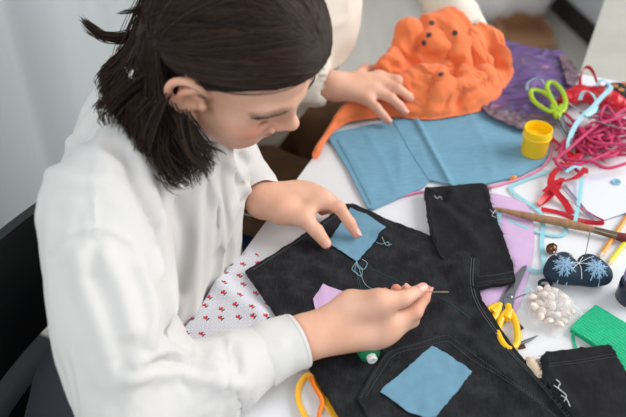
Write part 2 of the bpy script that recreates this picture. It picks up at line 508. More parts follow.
# ------------------------------------------------------------------ helpers: cloth sheets
def dense(poly, step):
    poly = np.asarray(poly, float); out = []
    for i in range(len(poly)):
        a, b = poly[i], poly[(i + 1) % len(poly)]
        n = max(1, int(math.ceil(np.linalg.norm(b - a) / step)))
        out += [a + (b - a) * k / n for k in range(n)]
    return np.array(out)
def inside(p, poly):
    x, y = p[:, 0], p[:, 1]; r = np.zeros(len(p), bool); n = len(poly)
    for i in range(n):
        x0, y0 = poly[i]; x1, y1 = poly[(i + 1) % n]
        c = ((y0 > y) != (y1 > y))
        with np.errstate(divide='ignore', invalid='ignore'):
            r ^= c & (x < (x1 - x0) * (y - y0) / (y1 - y0 + 1e-15) + x0)
    return r
def sheet_data(poly, res, jag=0.0, seed=0):
    """triangulated flat cloth over a world-xy outline: points, triangles, number of outline points"""
    b = dense(poly, res)
    if jag:
        nr = np.roll(b, -1, 0) - np.roll(b, 1, 0); nr = np.stack([nr[:, 1], -nr[:, 0]], 1)
        nr /= np.linalg.norm(nr, axis=1)[:, None] + 1e-12
        b = b + nr * (noise2(b * 240, seed) * jag + noise2(b * 70, seed + 1) * jag * .8)[:, None]
    lo, hi = b.min(0), b.max(0)
    gx, gy = np.meshgrid(np.arange(lo[0], hi[0], res), np.arange(lo[1], hi[1], res * .87))
    gx = gx + (np.arange(gx.shape[0])[:, None] % 2) * res * .5
    g = np.stack([gx.ravel(), gy.ravel()], 1)
    g = g[inside(g, b)]
    g = g[line_dist(g, b, True) > res * .55] if len(g) else g
    pts = [Vector(q) for q in b] + [Vector(q) for q in g]
    nb = len(b)
    V, Ed, Fs, *_ = geometry.delaunay_2d_cdt(pts, [(i, (i + 1) % nb) for i in range(nb)], [], 1, 1e-9)
    V = np.array([tuple(q) for q in V]); 
    return V, [tuple(f) for f in Fs], nb
def sheet_mesh(poly, zf, th, res, jag=0.0, seed=0):
    V, Fs, nb = sheet_data(poly, res, jag, seed)
    z = zf(V)
    # boundary edges
    cnt = {}
    for f in Fs:
        for i in range(len(f)):
            a, b = f[i], f[(i + 1) % len(f)]
            k = (min(a, b), max(a, b)); cnt[k] = None if k in cnt else (a, b)
    n = len(V)
    top = np.column_stack([V, z + th]); bot = np.column_stack([V, z])
    faces = [f for f in Fs] + [tuple(n + i for i in f[::-1]) for f in Fs]
    for e in cnt.values():
        if e: faces.append((e[1], e[0], n + e[0], n + e[1]))
    return np.concatenate([top, bot]), faces
def px_poly(px, z):
    return np.array([P(u, v, z)[:2] for u, v in px])
def sheet(name, px, z, th, m, parent=None, res=0.006, hf=None, jag=0.0, seed=0, smooth_outline=0):
    poly = px_poly(px, z + th)
    if smooth_outline:
        poly = crom(poly, smooth_outline, True)
    zf = (lambda q: np.full(len(q), z)) if hf is None else (lambda q: z + hf(q))
    V, Fc = sheet_mesh(poly, zf, th, res, jag, seed)
    return mesh_obj(name, V, Fc, m, parent, True, None, False)
def creases(lines, z):
    """picture polylines with (height, half width) -> height function on the plane"""
    L = [(px_poly(pts, z), a, w) for pts, a, w in lines]
    def f(q):
        r = np.zeros(len(q))
        for pl, a, w in L:
            r += a * np.exp(-(line_dist(q, pl) / w) ** 2)
        return r
    return f
def pxpath(pts, z, n=8):
    """picture points (u, v[, z]) -> smooth 3D path"""
    return crom([P(q[0], q[1], q[2] if len(q) > 2 else z) for q in pts], n)

# ------------------------------------------------------------------ helpers: blended bodies (distance fields)
class Field:
    def __init__(s): s.p = []
    def cone(s, a, b, ra, rb, k=0.01, sub=False):
        s.p.append(('c', np.asarray(a, float), np.asarray(b, float), ra, rb, k, sub)); return s
    def chain(s, pts, rs, k=0.01, first_k=None):
        for i in range(len(pts) - 1):
            s.cone(pts[i], pts[i + 1], rs[i], rs[i + 1], k if i or first_k is None else first_k)
        return s
    def ell(s, c, r, k=0.01, rot=None, sub=False):
        s.p.append(('e', np.asarray(c, float), np.asarray(r, float), np.eye(3) if rot is None else np.asarray(rot, float), None, k, sub)); return s
    def half(s, c, n, k=0.01):
        """cut away the side n points to"""
        n = np.asarray(n, float); s.p.append(('h', np.asarray(c, float), n / np.linalg.norm(n), None, None, k, True)); return s
    def one(s, q, x):
        if q[0] == 'c':
            d, t = seg_dist(x, q[1], q[2]); return d - (q[3] + (q[4] - q[3]) * t)
        if q[0] == 'h':
            return -((x - q[1]) @ q[2])
        y = (x - q[1]) @ q[3]
        k0 = np.linalg.norm(y / q[2], axis=-1); k1 = np.linalg.norm(y / q[2] ** 2, axis=-1)
        return k0 * (k0 - 1) / (k1 + 1e-9)
    def ev(s, x, use=None):
        d = np.full(x.shape[:-1], 1.0)
        for i, q in enumerate(s.p):
            if use is not None and not use[i]: continue
            e = s.one(q, x); k = q[5]
            if q[6]:
                h = np.maximum(k - np.abs(d + e), 0) / k
                d = np.maximum(d, -e) + h * h * k * .25
            else:
                h = np.maximum(k - np.abs(d - e), 0) / k
                d = np.minimum(d, e) - h * h * k * .25
        return d
    def mesh(s, h, lo=None, hi=None, B=20, pad=0.02):
        if lo is None:
            a = []
            for q in s.p:
                if q[6]: continue
                if q[0] == 'c': a += [q[1] - q[3], q[1] + q[3], q[2] - q[4], q[2] + q[4]]
                else: a += [q[1] - q[2].max(), q[1] + q[2].max()]
            a = np.array(a); lo, hi = a.min(0) - pad, a.max(0) + pad
        lo = np.asarray(lo, float); nb = np.ceil((np.asarray(hi) - lo) / (B * h)).astype(int)
        N = nb * B + 8
        keys, pos, quads = [], [], []
        g = np.arange(B + 2)
        base = np.stack(np.meshgrid(g, g, g, indexing='ij'), -1)
        half = B * h * .5; diag = (half + h) * 1.7321
        cen = lo + (np.stack(np.meshgrid(*[np.arange(n) for n in nb], indexing='ij'), -1).reshape(-1, 3) + .5) * B * h
        dc = np.stack([s.one(q, cen) for q in s.p], 1)
        full = s.ev(cen)
        bi = np.stack(np.meshgrid(*[np.arange(n) for n in nb], indexing='ij'), -1).reshape(-1, 3)
        act = np.abs(full) < diag * 1.35 + .01
        ks = np.array([q[5] for q in s.p]); sub = np.array([q[6] for q in s.p])
        for c in np.nonzero(act)[0]:
            use = dc[c] < max(full[c], 0) + diag * 2.4 + ks + .004
            i0 = bi[c] * B - 1
            gi = base + i0
            d = s.ev(lo + gi * h, use)
            sg = d < 0
            if sg.all() or not sg.any(): continue
            # cell vertices
            n1 = B + 1
            cnt = np.zeros((n1,) * 3); acc = np.zeros((n1, n1, n1, 3))
            for ax in range(3):
                for o1 in (0, 1):
                    for o2 in (0, 1):
                        off = [0, 0, 0]; oth = [k for k in range(3) if k != ax]
                        off[oth[0]], off[oth[1]] = o1, o2
                        s0 = tuple(slice(off[k], off[k] + n1) for k in range(3))
                        off2 = list(off); off2[ax] = 1
                        s1 = tuple(slice(off2[k], off2[k] + n1) for k in range(3))
                        d0, d1 = d[s0], d[s1]
                        cr = (d0 < 0) != (d1 < 0)
                        t = np.where(cr, d0 / np.where(cr, d0 - d1, 1), 0)
                        p = np.zeros((n1, n1, n1, 3)); p[..., oth[0]] = o1; p[..., oth[1]] = o2; p[..., ax] = t
                        acc += np.where(cr[..., None], p, 0); cnt += cr
            cell = np.argwhere(cnt > 0)
            w = cell + i0
            key = ((w[:, 0] + 2) * int(N[1] + 4) + (w[:, 1] + 2)) * int(N[2] + 4) + w[:, 2] + 2
            cv = tuple(cell.T)
            keys.append(key); pos.append(lo + (w + acc[cv] / cnt[cv][:, None]) * h)
            kk = lambda q: ((q[:, 0] + i0[0] + 2) * int(N[1] + 4) + (q[:, 1] + i0[1] + 2)) * int(N[2] + 4) + q[:, 2] + i0[2] + 2
            for ax in range(3):
                sl0 = [slice(1, n1)] * 3; sl1 = [slice(1, n1)] * 3; sl1[ax] = slice(2, n1 + 1)
                a, b = sg[tuple(sl0)], sg[tuple(sl1)]
                e = np.argwhere(a != b)
                if not len(e): continue
                fl = a[tuple(e.T)]; e = e + 1
                o1, o2 = [k for k in range(3) if k != ax]
                if ax == 1: o1, o2 = o2, o1
                d1 = np.zeros(3, int); d1[o1] = 1; d2 = np.zeros(3, int); d2[o2] = 1
                q = np.stack([kk(e - d1 - d2), kk(e - d2), kk(e), kk(e - d1)], 1)
                q[~fl] = q[~fl][:, ::-1]
                quads.append(q)
        keys = np.concatenate(keys); pos = np.concatenate(pos); quads = np.concatenate(quads)
        uk, idx = np.unique(keys, return_index=True)
        return pos[idx], np.searchsorted(uk, quads)
def relax(V, Q, it=2, lam=0.5):
    n = len(V)
    for _ in range(it):
        s = np.zeros((n, 3)); c = np.zeros(n)
        for i in range(4):
            a, b = Q[:, i], Q[:, (i + 1) % 4]
            np.add.at(s, a, V[b]); np.add.at(c, a, 1); np.add.at(s, b, V[a]); np.add.at(c, b, 1)
        V = V + lam * (s / np.maximum(c, 1)[:, None] - V)
    return V
def vnormals(V, Q):
    n = np.cross(V[Q[:, 2]] - V[Q[:, 0]], V[Q[:, 3]] - V[Q[:, 1]])
    N = np.zeros_like(V)
    for i in range(4): np.add.at(N, Q[:, i], n)
    return N / (np.linalg.norm(N, axis=1)[:, None] + 1e-12)

# ================================================================== the setting
b = MB(); b.box((0, 1.6, -0.02), (4.0, 0, 0), (0, 4.0, 0), (0, 0, 0.02)); struct(b.build('floor', M['floor'], smooth=False, origin=(0, 1.6, 0)))
W0 = np.array([-0.86, 1.63]); 
def wp(s, off, z):      # along the wall behind the sitters, off = away from it into the room
    q = W0 + TDIR * s + TNRM * off
    return np.array([q[0], q[1], z])
b = MB(); b.box(wp(1.0, -0.16, 1.35), np.r_[TDIR * 3.4, 0], np.r_[TNRM * 0.05, 0], (0, 0, 1.35))
struct(b.build('wall_left', M['wall'], smooth=False))
b = MB(); b.box(wp(1.0, -0.10, 0.05), np.r_[TDIR * 3.4, 0], np.r_[TNRM * 0.009, 0], (0, 0, 0.05))
struct(b.build('baseboard_left', M['cab'], smooth=False))
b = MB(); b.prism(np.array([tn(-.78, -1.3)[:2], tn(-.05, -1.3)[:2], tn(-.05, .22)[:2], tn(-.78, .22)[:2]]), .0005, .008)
tag(b.build('floor_shade', M['floor_shade'], smooth=False), 'dark grey sheet imitating shade on the floor under the black chair', 'floor_shade')  # thin dark sheet added to imitate the floor's shade behind the table edge
# curtain: folds along the wall
s_ = np.linspace(-1.7, 1.5, 260); z_ = np.linspace(0.02, 2.5, 24)
vs, fs = [], []
for side in (0, 1):
    for zz in z_:
        amp = 0.045 * (0.75 + 0.25 * (1 - zz / 2.5))
        for s in s_:
            o = amp * (math.sin(s * 17.0 + 0.9 * math.sin(s * 5.1)) + 0.35 * math.sin(s * 39 + 1.3 + zz * .4)) + 0.02
            vs.append(wp(s, o - 0.003 * side, zz))
ns, nz = len(s_), len(z_)
for j in range(nz - 1):
    for i in range(ns - 1):
        a = j * ns + i
        fs.append((a, a + 1, a + 1 + ns, a + ns)); c = a + ns * nz
        fs.append((c + ns, c + ns + 1, c + 1, c))
b = MB(); b.add(vs, fs)
tag(b.build('curtain', M['curtain'], weld=False), 'pale grey curtain hanging in soft folds behind the seated women', 'curtain')

# ------------------------------------------------------------------ tables
tb = thing('work_table', 'white sewing table covered with fabrics, ribbons and tools', 'table', tn(0.42, 0.1, 0))
b = MB()
def rrect(n0, n1, t0, t1, r=0.012, k=5):
    out = []
    for cn, ct, a0 in ((n1 - r, t1 - r, 0), (n0 + r, t1 - r, 90), (n0 + r, t0 + r, 180), (n1 - r, t0 + r, 270)):
        for i in range(k):
            a = math.radians(a0 + 90 * i / (k - 1)); out.append(tn(cn + r * math.cos(a), ct + r * math.sin(a))[:2])
    return np.array(out)
b.prism(rrect(0, 0.86, -0.44, 0.665), TT - 0.028, TT); b.build('table_top', M['table'], tb)
for n0, t0 in ((0.07, -0.36), (0.78, -0.36), (0.07, 0.60), (0.78, 0.60)):
    b = MB(); b.tube([tn(n0, t0, 0.0), tn(n0, t0, TT - 0.02)], 0.024, 16); b.build('leg', M['white_pl'], tb)
t2 = thing('side_table', 'pale grey table standing against the far end of the white table', 'table', tn(0.75, 1.2, 0))
b = MB(); b.prism(rrect(0.345, 1.25, 0.672, 1.5), TT - 0.035, TT - 0.004); b.build('table_top', M['table2'], t2)
for n0, t0 in ((0.42, 0.80), (1.18, 0.80), (0.42, 1.42), (1.18, 1.42)):
    b = MB(); b.box(tn(n0, t0, (TT - .03) / 2), np.r_[TNRM * .02, 0], np.r_[TDIR * .02, 0], (0, 0, (TT - .03) / 2)); b.build('leg', M['cab'], t2)

# ------------------------------------------------------------------ things on the floor
def P0(u, v, z=0.0): return P(u, v, z)
# open cardboard box
c = P(522, 34, 0.02); cb = thing('cardboard_box', 'small open cardboard box on the floor beyond the purple lace', 'box', (c[0], c[1], 0))
ax = np.array([1, 0.10, 0]); ay = np.array([-0.10, 1, 0])
w, d, h = 0.092, 0.075, 0.02
b = MB(); b.box(c + (0, 0, 0.005 - c[2]), ax * w, ay * d, (0, 0, .004))
b.build('bottom_panel', M['card'], cb, False)
b = MB(); b.box(np.array([c[0], c[1], .055]) + ay * d, ax * w, ay * .003, (0, 0, .05)); b.build('back_panel', M['card'], cb, False)
for sx in (-1, 1):
    b = MB(); b.box(np.array([c[0], c[1], .035]) + ax * w * sx, ax * .003, ay * d, (0, 0, .03)); b.build('side_panel', M['card'], cb, False)
b = MB(); b.box(np.array([c[0], c[1], .03]) - ay * d, ax * w, ay * .003, (0, 0, .026)); b.build('front_panel', M['card'], cb, False)
b = MB(); b.box(np.array([c[0], c[1], .045]) - ay * (d + .045) , ax * w * .95, ay * .045 , ay * 0 + (0, 0, .003)); b.build('flap', M['card'], cb, False)

# slumped white bag behind the box
fd = Field(); c = P(516, 8, 0.12) + (-.03, .16, .02)
fd.ell(c, (.20, .13, .14), .05).ell(c + (-.13, .02, -.03), (.10, .11, .11), .06).ell(c + (.12, .0, -.02), (.10, .10, .12), .06).ell(c + (0.03, .02, .10), (.10, .08, .09), .06)
V, Q = fd.mesh(.012); N = vnormals(V, Q)
V = V + N * (ridged(V[:, :2] * 14 + V[:, 2:] * 6, 3) * .012)[:, None]
V[:, 2] = np.maximum(V[:, 2], 0.002)
tag(mesh_obj('white_bag', V, Q, M['bag_white']), 'crumpled white bag slumped on the floor behind the cardboard box', 'bag')

# cabinet with a dark plinth
pa, pb_ = P(556, 19, 0.0), P(588, 50, 0.0)
dv = pb_ - pa; dv /= np.linalg.norm(dv); nv = np.array([-dv[1], dv[0], 0]);
if nv[1] < 0: nv = -nv
cabt = thing('white_cabinet', 'white cabinet with a dark plinth standing beyond the tables', 'cabinet', pa + dv * .35 + nv * .3)
cc = pa + dv * 0.36 + nv * .30
b = MB(); b.box(cc + (0, 0, .055), dv * .56, nv * .285, (0, 0, .055)); b.build('plinth', M['plinth'], cabt, False)
b = MB(); b.box(cc + (0, 0, .46), dv * .58, nv * .30, (0, 0, .35)); b.build('body', M['cab'], cabt, False)
for k in (-1, 1):
    b = MB(); b.box(cc - nv * .306 + dv * .29 * k + (0, 0, .46), dv * .275, nv * .006, (0, 0, .33)); dd = b.build('door', M['cab'], cabt, False)
    b = MB(); b.box(cc - nv * .32 + dv * .05 * k + (0, 0, .6), dv * .006, nv * .008, (0, 0, .06)); b.build('handle', M['steel'], dd, False)

# ------------------------------------------------------------------ chairs
def oriented(c, fx):
    """frame: forward fx (world xy), left, up"""
    f = np.array([fx[0], fx[1], 0.]); f /= np.linalg.norm(f); l = np.array([-f[1], f[0], 0])
    return lambda x, y, z: np.array([c[0], c[1], 0]) + f * x + l * y + np.array([0, 0, z])
ch_c = np.array([-0.19, 0.655])
W = oriented(ch_c, TNRM)
ch = thing('black_chair', 'black plastic chair under the woman in the white blouse', 'chair', (ch_c[0], ch_c[1], 0))
fd = Field()
fd.ell(W(0.02, 0, .45), (.21, .205, .02), .01, np.stack([W(1, 0, 0) - W(0, 0, 0), W(0, 1, 0) - W(0, 0, 0), [0, 0, 1]], 1))
V, Q = fd.mesh(.008); mesh_obj('seat', V, Q, M['black'], ch)
# curved back panel, a rail below it, two posts
def arc_panel(z0, z1, x0, half, th, lean):
    vs, fs = [], []; na, nz = 25, 9
    for side in (0, 1):
        for j in range(nz):
            zz = z0 + (z1 - z0) * j / (nz - 1)
            for i in range(na):
                y = half * (2 * i / (na - 1) - 1)
                x = x0 + .035 * (y / .21) ** 2 - lean * (zz - .45) + th * side
                # rounded top
                q = abs(y) / half
                zt = zz if j < nz - 1 else zz - 0.03 * q ** 6
                vs.append(W(x, y, zt))
    m = na * nz
    for j in range(nz - 1):
        for i in range(na - 1):
            a = j * na + i
            fs += [(a, a + 1, a + 1 + na, a + na), (m + a + na, m + a + na + 1, m + a + 1, m + a)]
    for i in range(na - 1):
        fs += [(i + 1, i, m + i, m + i + 1), ((nz - 1) * na + i, (nz - 1) * na + i + 1, m + (nz - 1) * na + i + 1, m + (nz - 1) * na + i)]
    for j in range(nz - 1):
        a, c2 = j * na, (j + 1) * na
        fs += [(a, c2, m + c2, m + a), (c2 + na - 1, a + na - 1, m + a + na - 1, m + c2 + na - 1)]
    return MB().add(vs, fs)
arc_panel(.60, .775, -.235, .215, .016, .12).build('backrest', M['black'], ch)
arc_panel(.51, .565, -.225, .215, .022, .12).build('back_rail', M['black'], ch)
for s in (-1, 1):
    b = MB(); b.tube([W(-.16, .205 * s, .44), W(-.188, .213 * s, .52), W(-.205, .213 * s, .64), W(-.215, .205 * s, .74)], [.016, .016, .014, .012], 10); b.build('back_post', M['black'], ch)
    for fx in (-.17, .19):
        b = MB(); b.tube([W(fx, .18 * s, .44), W(fx * 1.15, .205 * s, .0085)], [.018, .012], 12); b.build('leg', M['black'], ch)

# navy stool under the second sitter
P2 = np.array([-0.24, 1.36])
W2 = oriented(P2, TNRM)
st = thing('navy_chair', 'navy blue upholstered seat under the sitter in brown trousers', 'chair', (P2[0], P2[1], 0))
fd = Field(); rot2 = np.stack([W2(1, 0, 0) - W2(0, 0, 0), W2(0, 1, 0) - W2(0, 0, 0), [0, 0, 1]], 1)
fd.ell(W2(.03, -.02, .43), (.26, .27, .04), .01, rot2); V, Q = fd.mesh(.01); mesh_obj('seat', V, Q, M['navy'], st)
for s in (-1, 1):
    for fx in (-.17, .2):
        b = MB(); b.tube([W2(fx, .18 * s, .41), W2(fx * 1.1, .2 * s, 0)], [.016, .012], 12); b.build('leg', M['black'], st)

# ================================================================== the woman in the white blouse
SH_R, EL_R, WR_R = np.array([-.222, .618, .962]), P(132, 414, .80), P(300, 339, .806)
SH_L, EL_L, WR_L = np.array([-.135, .90, .965]), np.array([-.165, 1.0, .81]), P(262, 200, .795)
HO = np.array([-.097, .768, 1.061])
HR = np.array([[.740, -.355, -.572], [.533, .828, .175], [.411, -.434, .801]]).T      # columns: forward, left, up of the head
def H(x, y, z): return HO + HR @ (np.array([x, y, z]) / 100)
PEL, WAI, CHE, NECKB = np.array([-.262, .70, .55]), np.array([-.246, .715, .70]), np.array([-.215, .755, .88]), np.array([-.168, .79, .985])

fd = Field()
# trunk and neck
for s in (-1, 1):
    o = np.r_[TDIR * .045 * s, 0]
    o = o * .7 + np.r_[TDIR * .02 - TNRM * .005, 0]; fd.cone(WAI + o - (0, 0, .1), WAI + o, .050, .045, .03).cone(WAI + o, CHE + o, .045, .045, .03)
fd.cone(SH_R, SH_L, .033, .033, .03)
fd.cone(CHE, NECKB, .075, .052, .04)
fd.cone(NECKB, H(-2.5, 0, -3.5), .054, .050, .04)
# cranium and face (head centimetres)
def he(c, r, k): fd.ell(H(*c), np.array(r) / 100, k / 100, HR)
def hc(a, b_, ra, rb, k): fd.cone(H(*a), H(*b_), ra / 100, rb / 100, k / 100)
he((-.6, 0, 5), (9.4, 7.3, 8.2), 3)
he((3.6, 0, -1.2), (5.6, 6.0, 7.6), 3)
for s in (-1, 1):
    hc((.6, 5.0 * s, -4.2), (6.6, 1.6 * s, -8.6), 1.7, 1.7, 2.5)
    he((5.7, 3.9 * s, -2.6), (2.7, 2.4, 2.8), 2)
    hc((7.6, 4.2 * s, 2.3), (8.8, 1.2 * s, 2.1), .9, .8, 1.6)
    fd.ell(H(9.0, 3.3 * s, .2), np.array((1.3, 1.5, .95)) / 100, .016, HR, True)
    he((6.75, 3.25 * s, .1), (1.45, 1.7, 1.35), .4)
he((7.2, 0, -5.4), (2.3, 2.9, 2.5), 1.6)
hc((7.2, 0, -8.7), (7.2, 0, -8.8), 1.75, 1.75, 1.8)
hc((8.8, 0, 1.5), (10.5, 0, -1.4), .60, .68, 1.2)
hc((10.75, 0, -1.55), (10.5, 0, -2.0), .78, .78, .8)
for s in (-1, 1): he((9.6, 1.05 * s, -2.25), (.9, .62, .7), .6)
for s in (-1, 1):
    hc((8.4, 2.0 * s, -5.2), (9.45, .55 * s, -4.65), .34, .55, .35)
    hc((8.4, 1.9 * s, -5.5), (9.2, .3 * s, -5.9), .34, .6, .35)
# ears
for s in (-1, 1):
    def e(x, y, z):
        a_, c_ = (x + .8) * .98, (z - .4) * 1.14
        return (1.15 + a_ * .956 - c_ * .292, (7.3 + (y - 7.3) * 1.05) * s, .35 + a_ * .292 + c_ * .956)
    rim = crom([e(.9, 7.3, 1.4), e(.55, 7.75, 2.6), e(-.6, 8.35, 3.35), e(-2.0, 8.85, 2.9), e(-2.75, 8.95, 1.4), e(-2.35, 8.6, -.2), e(-1.5, 8.1, -1.5), e(-.55, 7.65, -2.3)], 3)
    rim = [H(*q) for q in rim]
    he(e(-.9, 7.55, .6), (1.6, .55, 2.5), .5)
    fd.chain(rim, np.linspace(.0034, .0046, len(rim)), .003, .006)
    hc(e(-.6, 7.6, -2.35), e(-.9, 7.7, -1.9), .62, .6, .5)
    anti = [H(*q) for q in crom([e(-.3, 8.0, 2.1), e(-1.3, 8.3, 1.5), e(-1.65, 8.25, .3), e(-1.1, 7.95, -.9)], 3)]
    fd.chain(anti, [.0034] * len(anti), .004)
    fd.ell(H(*e(-.25, 8.35, .15)), np.array((.85, .7, .95)) / 100, .004, HR, True)
    he(e(.75, 7.55, .1), (.45, .5, .65), .3)

def arm(fd, sh, el, wr):
    m1 = el + (wr - el) * .28
    fd.cone(sh, el, .032, .029, .02).cone(el, m1, .030, .031, .02).cone(m1, wr, .031, .0235, .02)
arm(fd, SH_R, EL_R, WR_R); arm(fd, SH_L, EL_L, WR_L)

def finger(fd, j, r, k=.004, kroot=.010):
    fd.cone(j[0], j[1], r[0], r[1], kroot)
    for i in range(1, len(j) - 1): fd.cone(j[i], j[i + 1], r[i], r[i + 1], .0035)
NAILS = []
# --- left hand, spread on the blue patch
z = lambda u, v, h: P(u, v, TT + h)
wrL = WR_L
LH = dict(
    index=[z(322, 199, .052), z(339, 207.5, .050), z(350, 223, .032), z(356.5, 234, .0195)],
    middle=[z(313, 192, .052), z(331, 200, .040), z(330, 208, .022), z(322, 211, .016)],
    ring=[z(303, 190, .050), z(320, 199, .028), z(316, 207, .016), z(309, 210, .015)],
    pinky=[z(293, 190, .046), z(306, 199, .024), z(303, 206, .016), z(297, 209, .016)],
    thumb=[z(283, 211, .044), z(303, 218, .043), z(316.5, 231, .031), z(326, 243.5, .0185)])
for nm in ('index', 'middle', 'ring', 'pinky'):
    j = LH[nm]
    fd.cone(wrL + (j[0] - wrL) * .05, j[0], .0165, .0105, .014)
    finger(fd, j, {'index': (.0098, .0088, .0078, .0064), 'middle': (.0098, .0086, .0078, .0066), 'ring': (.0094, .0082, .0074, .0064), 'pinky': (.0086, .0072, .0066, .0058)}[nm])
fd.cone(wrL, LH['thumb'][0], .020, .0175, .014)
fd.cone(LH['thumb'][0], LH['thumb'][1], .0165, .0112, .012).cone(LH['thumb'][1], LH['thumb'][2], .0108, .0096, .004).cone(LH['thumb'][2], LH['thumb'][3], .0100, .0078, .003)
fd.cone(LH['thumb'][1], LH['index'][0], .006, .008, .016)
# --- right hand, pinching the needle
wrR = WR_R
RH = dict(
    index=[z(388, 327, .052), z(415.5, 312, .062), z(424, 298, .070), z(427.5, 289.5, .0745)],
    middle=[z(381, 337, .044), z(412, 320.5, .046), z(418, 300, .056), z(406, 289.5, .058)],
    ring=[z(371, 338, .037), z(401, 324, .035), z(408, 302, .042), z(396, 289, .047)],
    pinky=[z(360, 335, .034), z(387, 322, .032), z(394, 304, .036), z(385, 292, .041)],
    thumb=[z(352, 307, .073), z(379, 302, .086), z(403, 299, .086), z(421, 289.5, .082)])
for nm in ('index', 'middle', 'ring', 'pinky'):
    j = RH[nm]
    fd.cone(wrR + (j[0] - wrR) * .05, j[0], .0170, .0106, .014)
    finger(fd, j, {'index': (.0096, .0083, .0070, .0052), 'middle': (.0096, .0082, .0074, .0064), 'ring': (.0098, .0084, .0076, .0064), 'pinky': (.0090, .0074, .0068, .0058)}[nm])
fd.cone(wrR, RH['thumb'][0], .020, .0175, .014)
fd.cone(RH['thumb'][0], RH['thumb'][1], .0175, .0112, .013).cone(RH['thumb'][1], RH['thumb'][2], .0106, .0092, .004).cone(RH['thumb'][2], RH['thumb'][3], .0096, .0068, .003)
fd.cone(RH['thumb'][1], RH['index'][0], .010, .009, .02)
# legs: thighs under the table, shins to the floor
LEGS = []
for s in (-1, 1):
    hip = PEL + np.r_[-TNRM[1], TNRM[0], 0] * 0 + np.r_[TDIR * .085 * s, 0]
    kn = hip + np.r_[TNRM * .42, 0] + np.r_[TDIR * .03 * s, 0]; kn[2] = .53
    an = kn + np.r_[TNRM * .03, 0]; an[2] = .09
    to = an + np.r_[TNRM * .17, 0]; to[2] = .03
    LEGS.append((hip, kn, an, to))
V, Q = fd.mesh(.0019, B=22)
V = relax(V, Q, 2, .45)
nk_ = np.linalg.norm(V[Q[:, 0]] - HO, axis=1) < .2
SKV, SKQ = V, Q[nk_ & (np.linalg.norm(V[Q[:, 0]] - H(-.5, 0, 4.5), axis=1) > .0) & (((V[Q[:, 0]] - HO) @ HR)[:, 2] < -.045)]
Lc = (V - HO) @ HR * 100      # head centimetres of every vertex
def blob(c, r): return np.exp(-(((Lc - np.array(c)) / np.array(r)) ** 2).sum(1))
lip = np.clip(blob((9.5, 0, -4.75), (1.0, 1.9, .50)) + blob((9.2, 0, -5.95), (1.0, 1.7, .55)), 0, 1)
lip = sstep(.35, .7, lip) * (Lc[:, 0] > 8.2)
flush = .55 * blob((8.2, -4.2, -2.2), (2.2, 2.2, 1.8)) + .3 * blob((11., 0, -2.2), (1.2, 1.2, 1.)) + .45 * blob((-1, -8.3, .8), (2.2, 1.2, 3)) + .5 * blob((6, 4.2, -2.2), (2, 2, 2))
for Hd in (LH, RH):
    for nm, j in Hd.items():
        flush += .55 * np.exp(-(np.linalg.norm(V - j[3], axis=1) / .012) ** 2) + .3 * np.exp(-(np.linalg.norm(V - j[1], axis=1) / .010) ** 2)
brow = 0 * lip
for s in (-1, 1):
    bl = np.array([(9.3, 1.6 * s, 2.3), (9.1, 3.0 * s, 2.9), (8.2, 4.6 * s, 2.9), (7.2, 5.5 * s, 2.2)])
    brow = np.maximum(brow, .55 * np.exp(-(line_dist(Lc, bl) / .62) ** 4))
# skin creases at the knuckles
woman = mesh_obj('person', V, Q, M['skin'], origin=(PEL[0], PEL[1], 0), attr={'lip': lip, 'flush': np.clip(flush, 0, .8), 'brow': brow})
tag(woman, 'woman in white blouse leaning over the table, sewing with a needle', 'person')

def nail(parent, tip, prev, up, w, l, back=.006):
    """a thin curved plate on the finger end, facing up"""
    t = tip - prev; t /= np.linalg.norm(t); n = np.asarray(up, float); n = n - t * (n @ t); n /= np.linalg.norm(n); s = np.cross(t, n)
    vs, fs = [], []; a, c = 7, 7
    for lay in (0, 1):
        for i in range(a):
            for j in range(c):
                x = (i / (a - 1) * 2 - 1); y = (j / (c - 1))
                ww = w * (1 if y < .6 else math.sqrt(max(0, 1 - ((y - .6) / .42) ** 2)) * .98 + .02)
                p = tip + t * (y * l - back) + s * x * ww * .5 + n * ((.0006 if lay == 0 else -.0008) - .45 * (x * ww * .5) ** 2 / (w * .5))
                vs.append(p)
    m = a * c
    for i in range(a - 1):
        for j in range(c - 1):
            q = i * c + j
            fs += [(q, q + 1, q + c + 1, q + c), (m + q + c, m + q + c + 1, m + q + 1, m + q)]
    rim = [(i * c) for i in range(a)] + [(a - 1) * c + j for j in range(1, c)] + [i * c + c - 1 for i in range(a - 2, -1, -1)] + [j for j in range(c - 2, 0, -1)]
    for i in range(len(rim)):
        fs.append((rim[i], rim[(i + 1) % len(rim)], m + rim[(i + 1) % len(rim)], m + rim[i]))
    return MB().add(vs, fs).build('fingernail', M['nail'], parent)
def vcam(p): return (CAM - p) / np.linalg.norm(CAM - p)
def put_nail(parent, j, r, up, w, l):
    t = j[3] - j[2]; t /= np.linalg.norm(t); n = up - t * (up @ t); n /= np.linalg.norm(n)
    nail(parent, j[3] + n * r * .93, j[2] + n * r, n, w, l, l * .55)
put_nail(woman, LH['thumb'], .0080, vcam(LH['thumb'][3]) + np.array([.1, -.25, 0]), .0115, .0125)
put_nail(woman, LH['index'], .0066, np.array([.3, .2, 1.]), .0095, .0105)
put_nail(woman, RH['thumb'], .0078, vcam(RH['thumb'][3]) + np.array([0.15, .3, 0.2]), .0110, .0120)
put_nail(woman, RH['index'], .0060, np.array([1., -.3, .1]), .0090, .0100)
put_nail(woman, RH['middle'], .0068, np.array([-.1, .6, .8]), .0090, .0090)

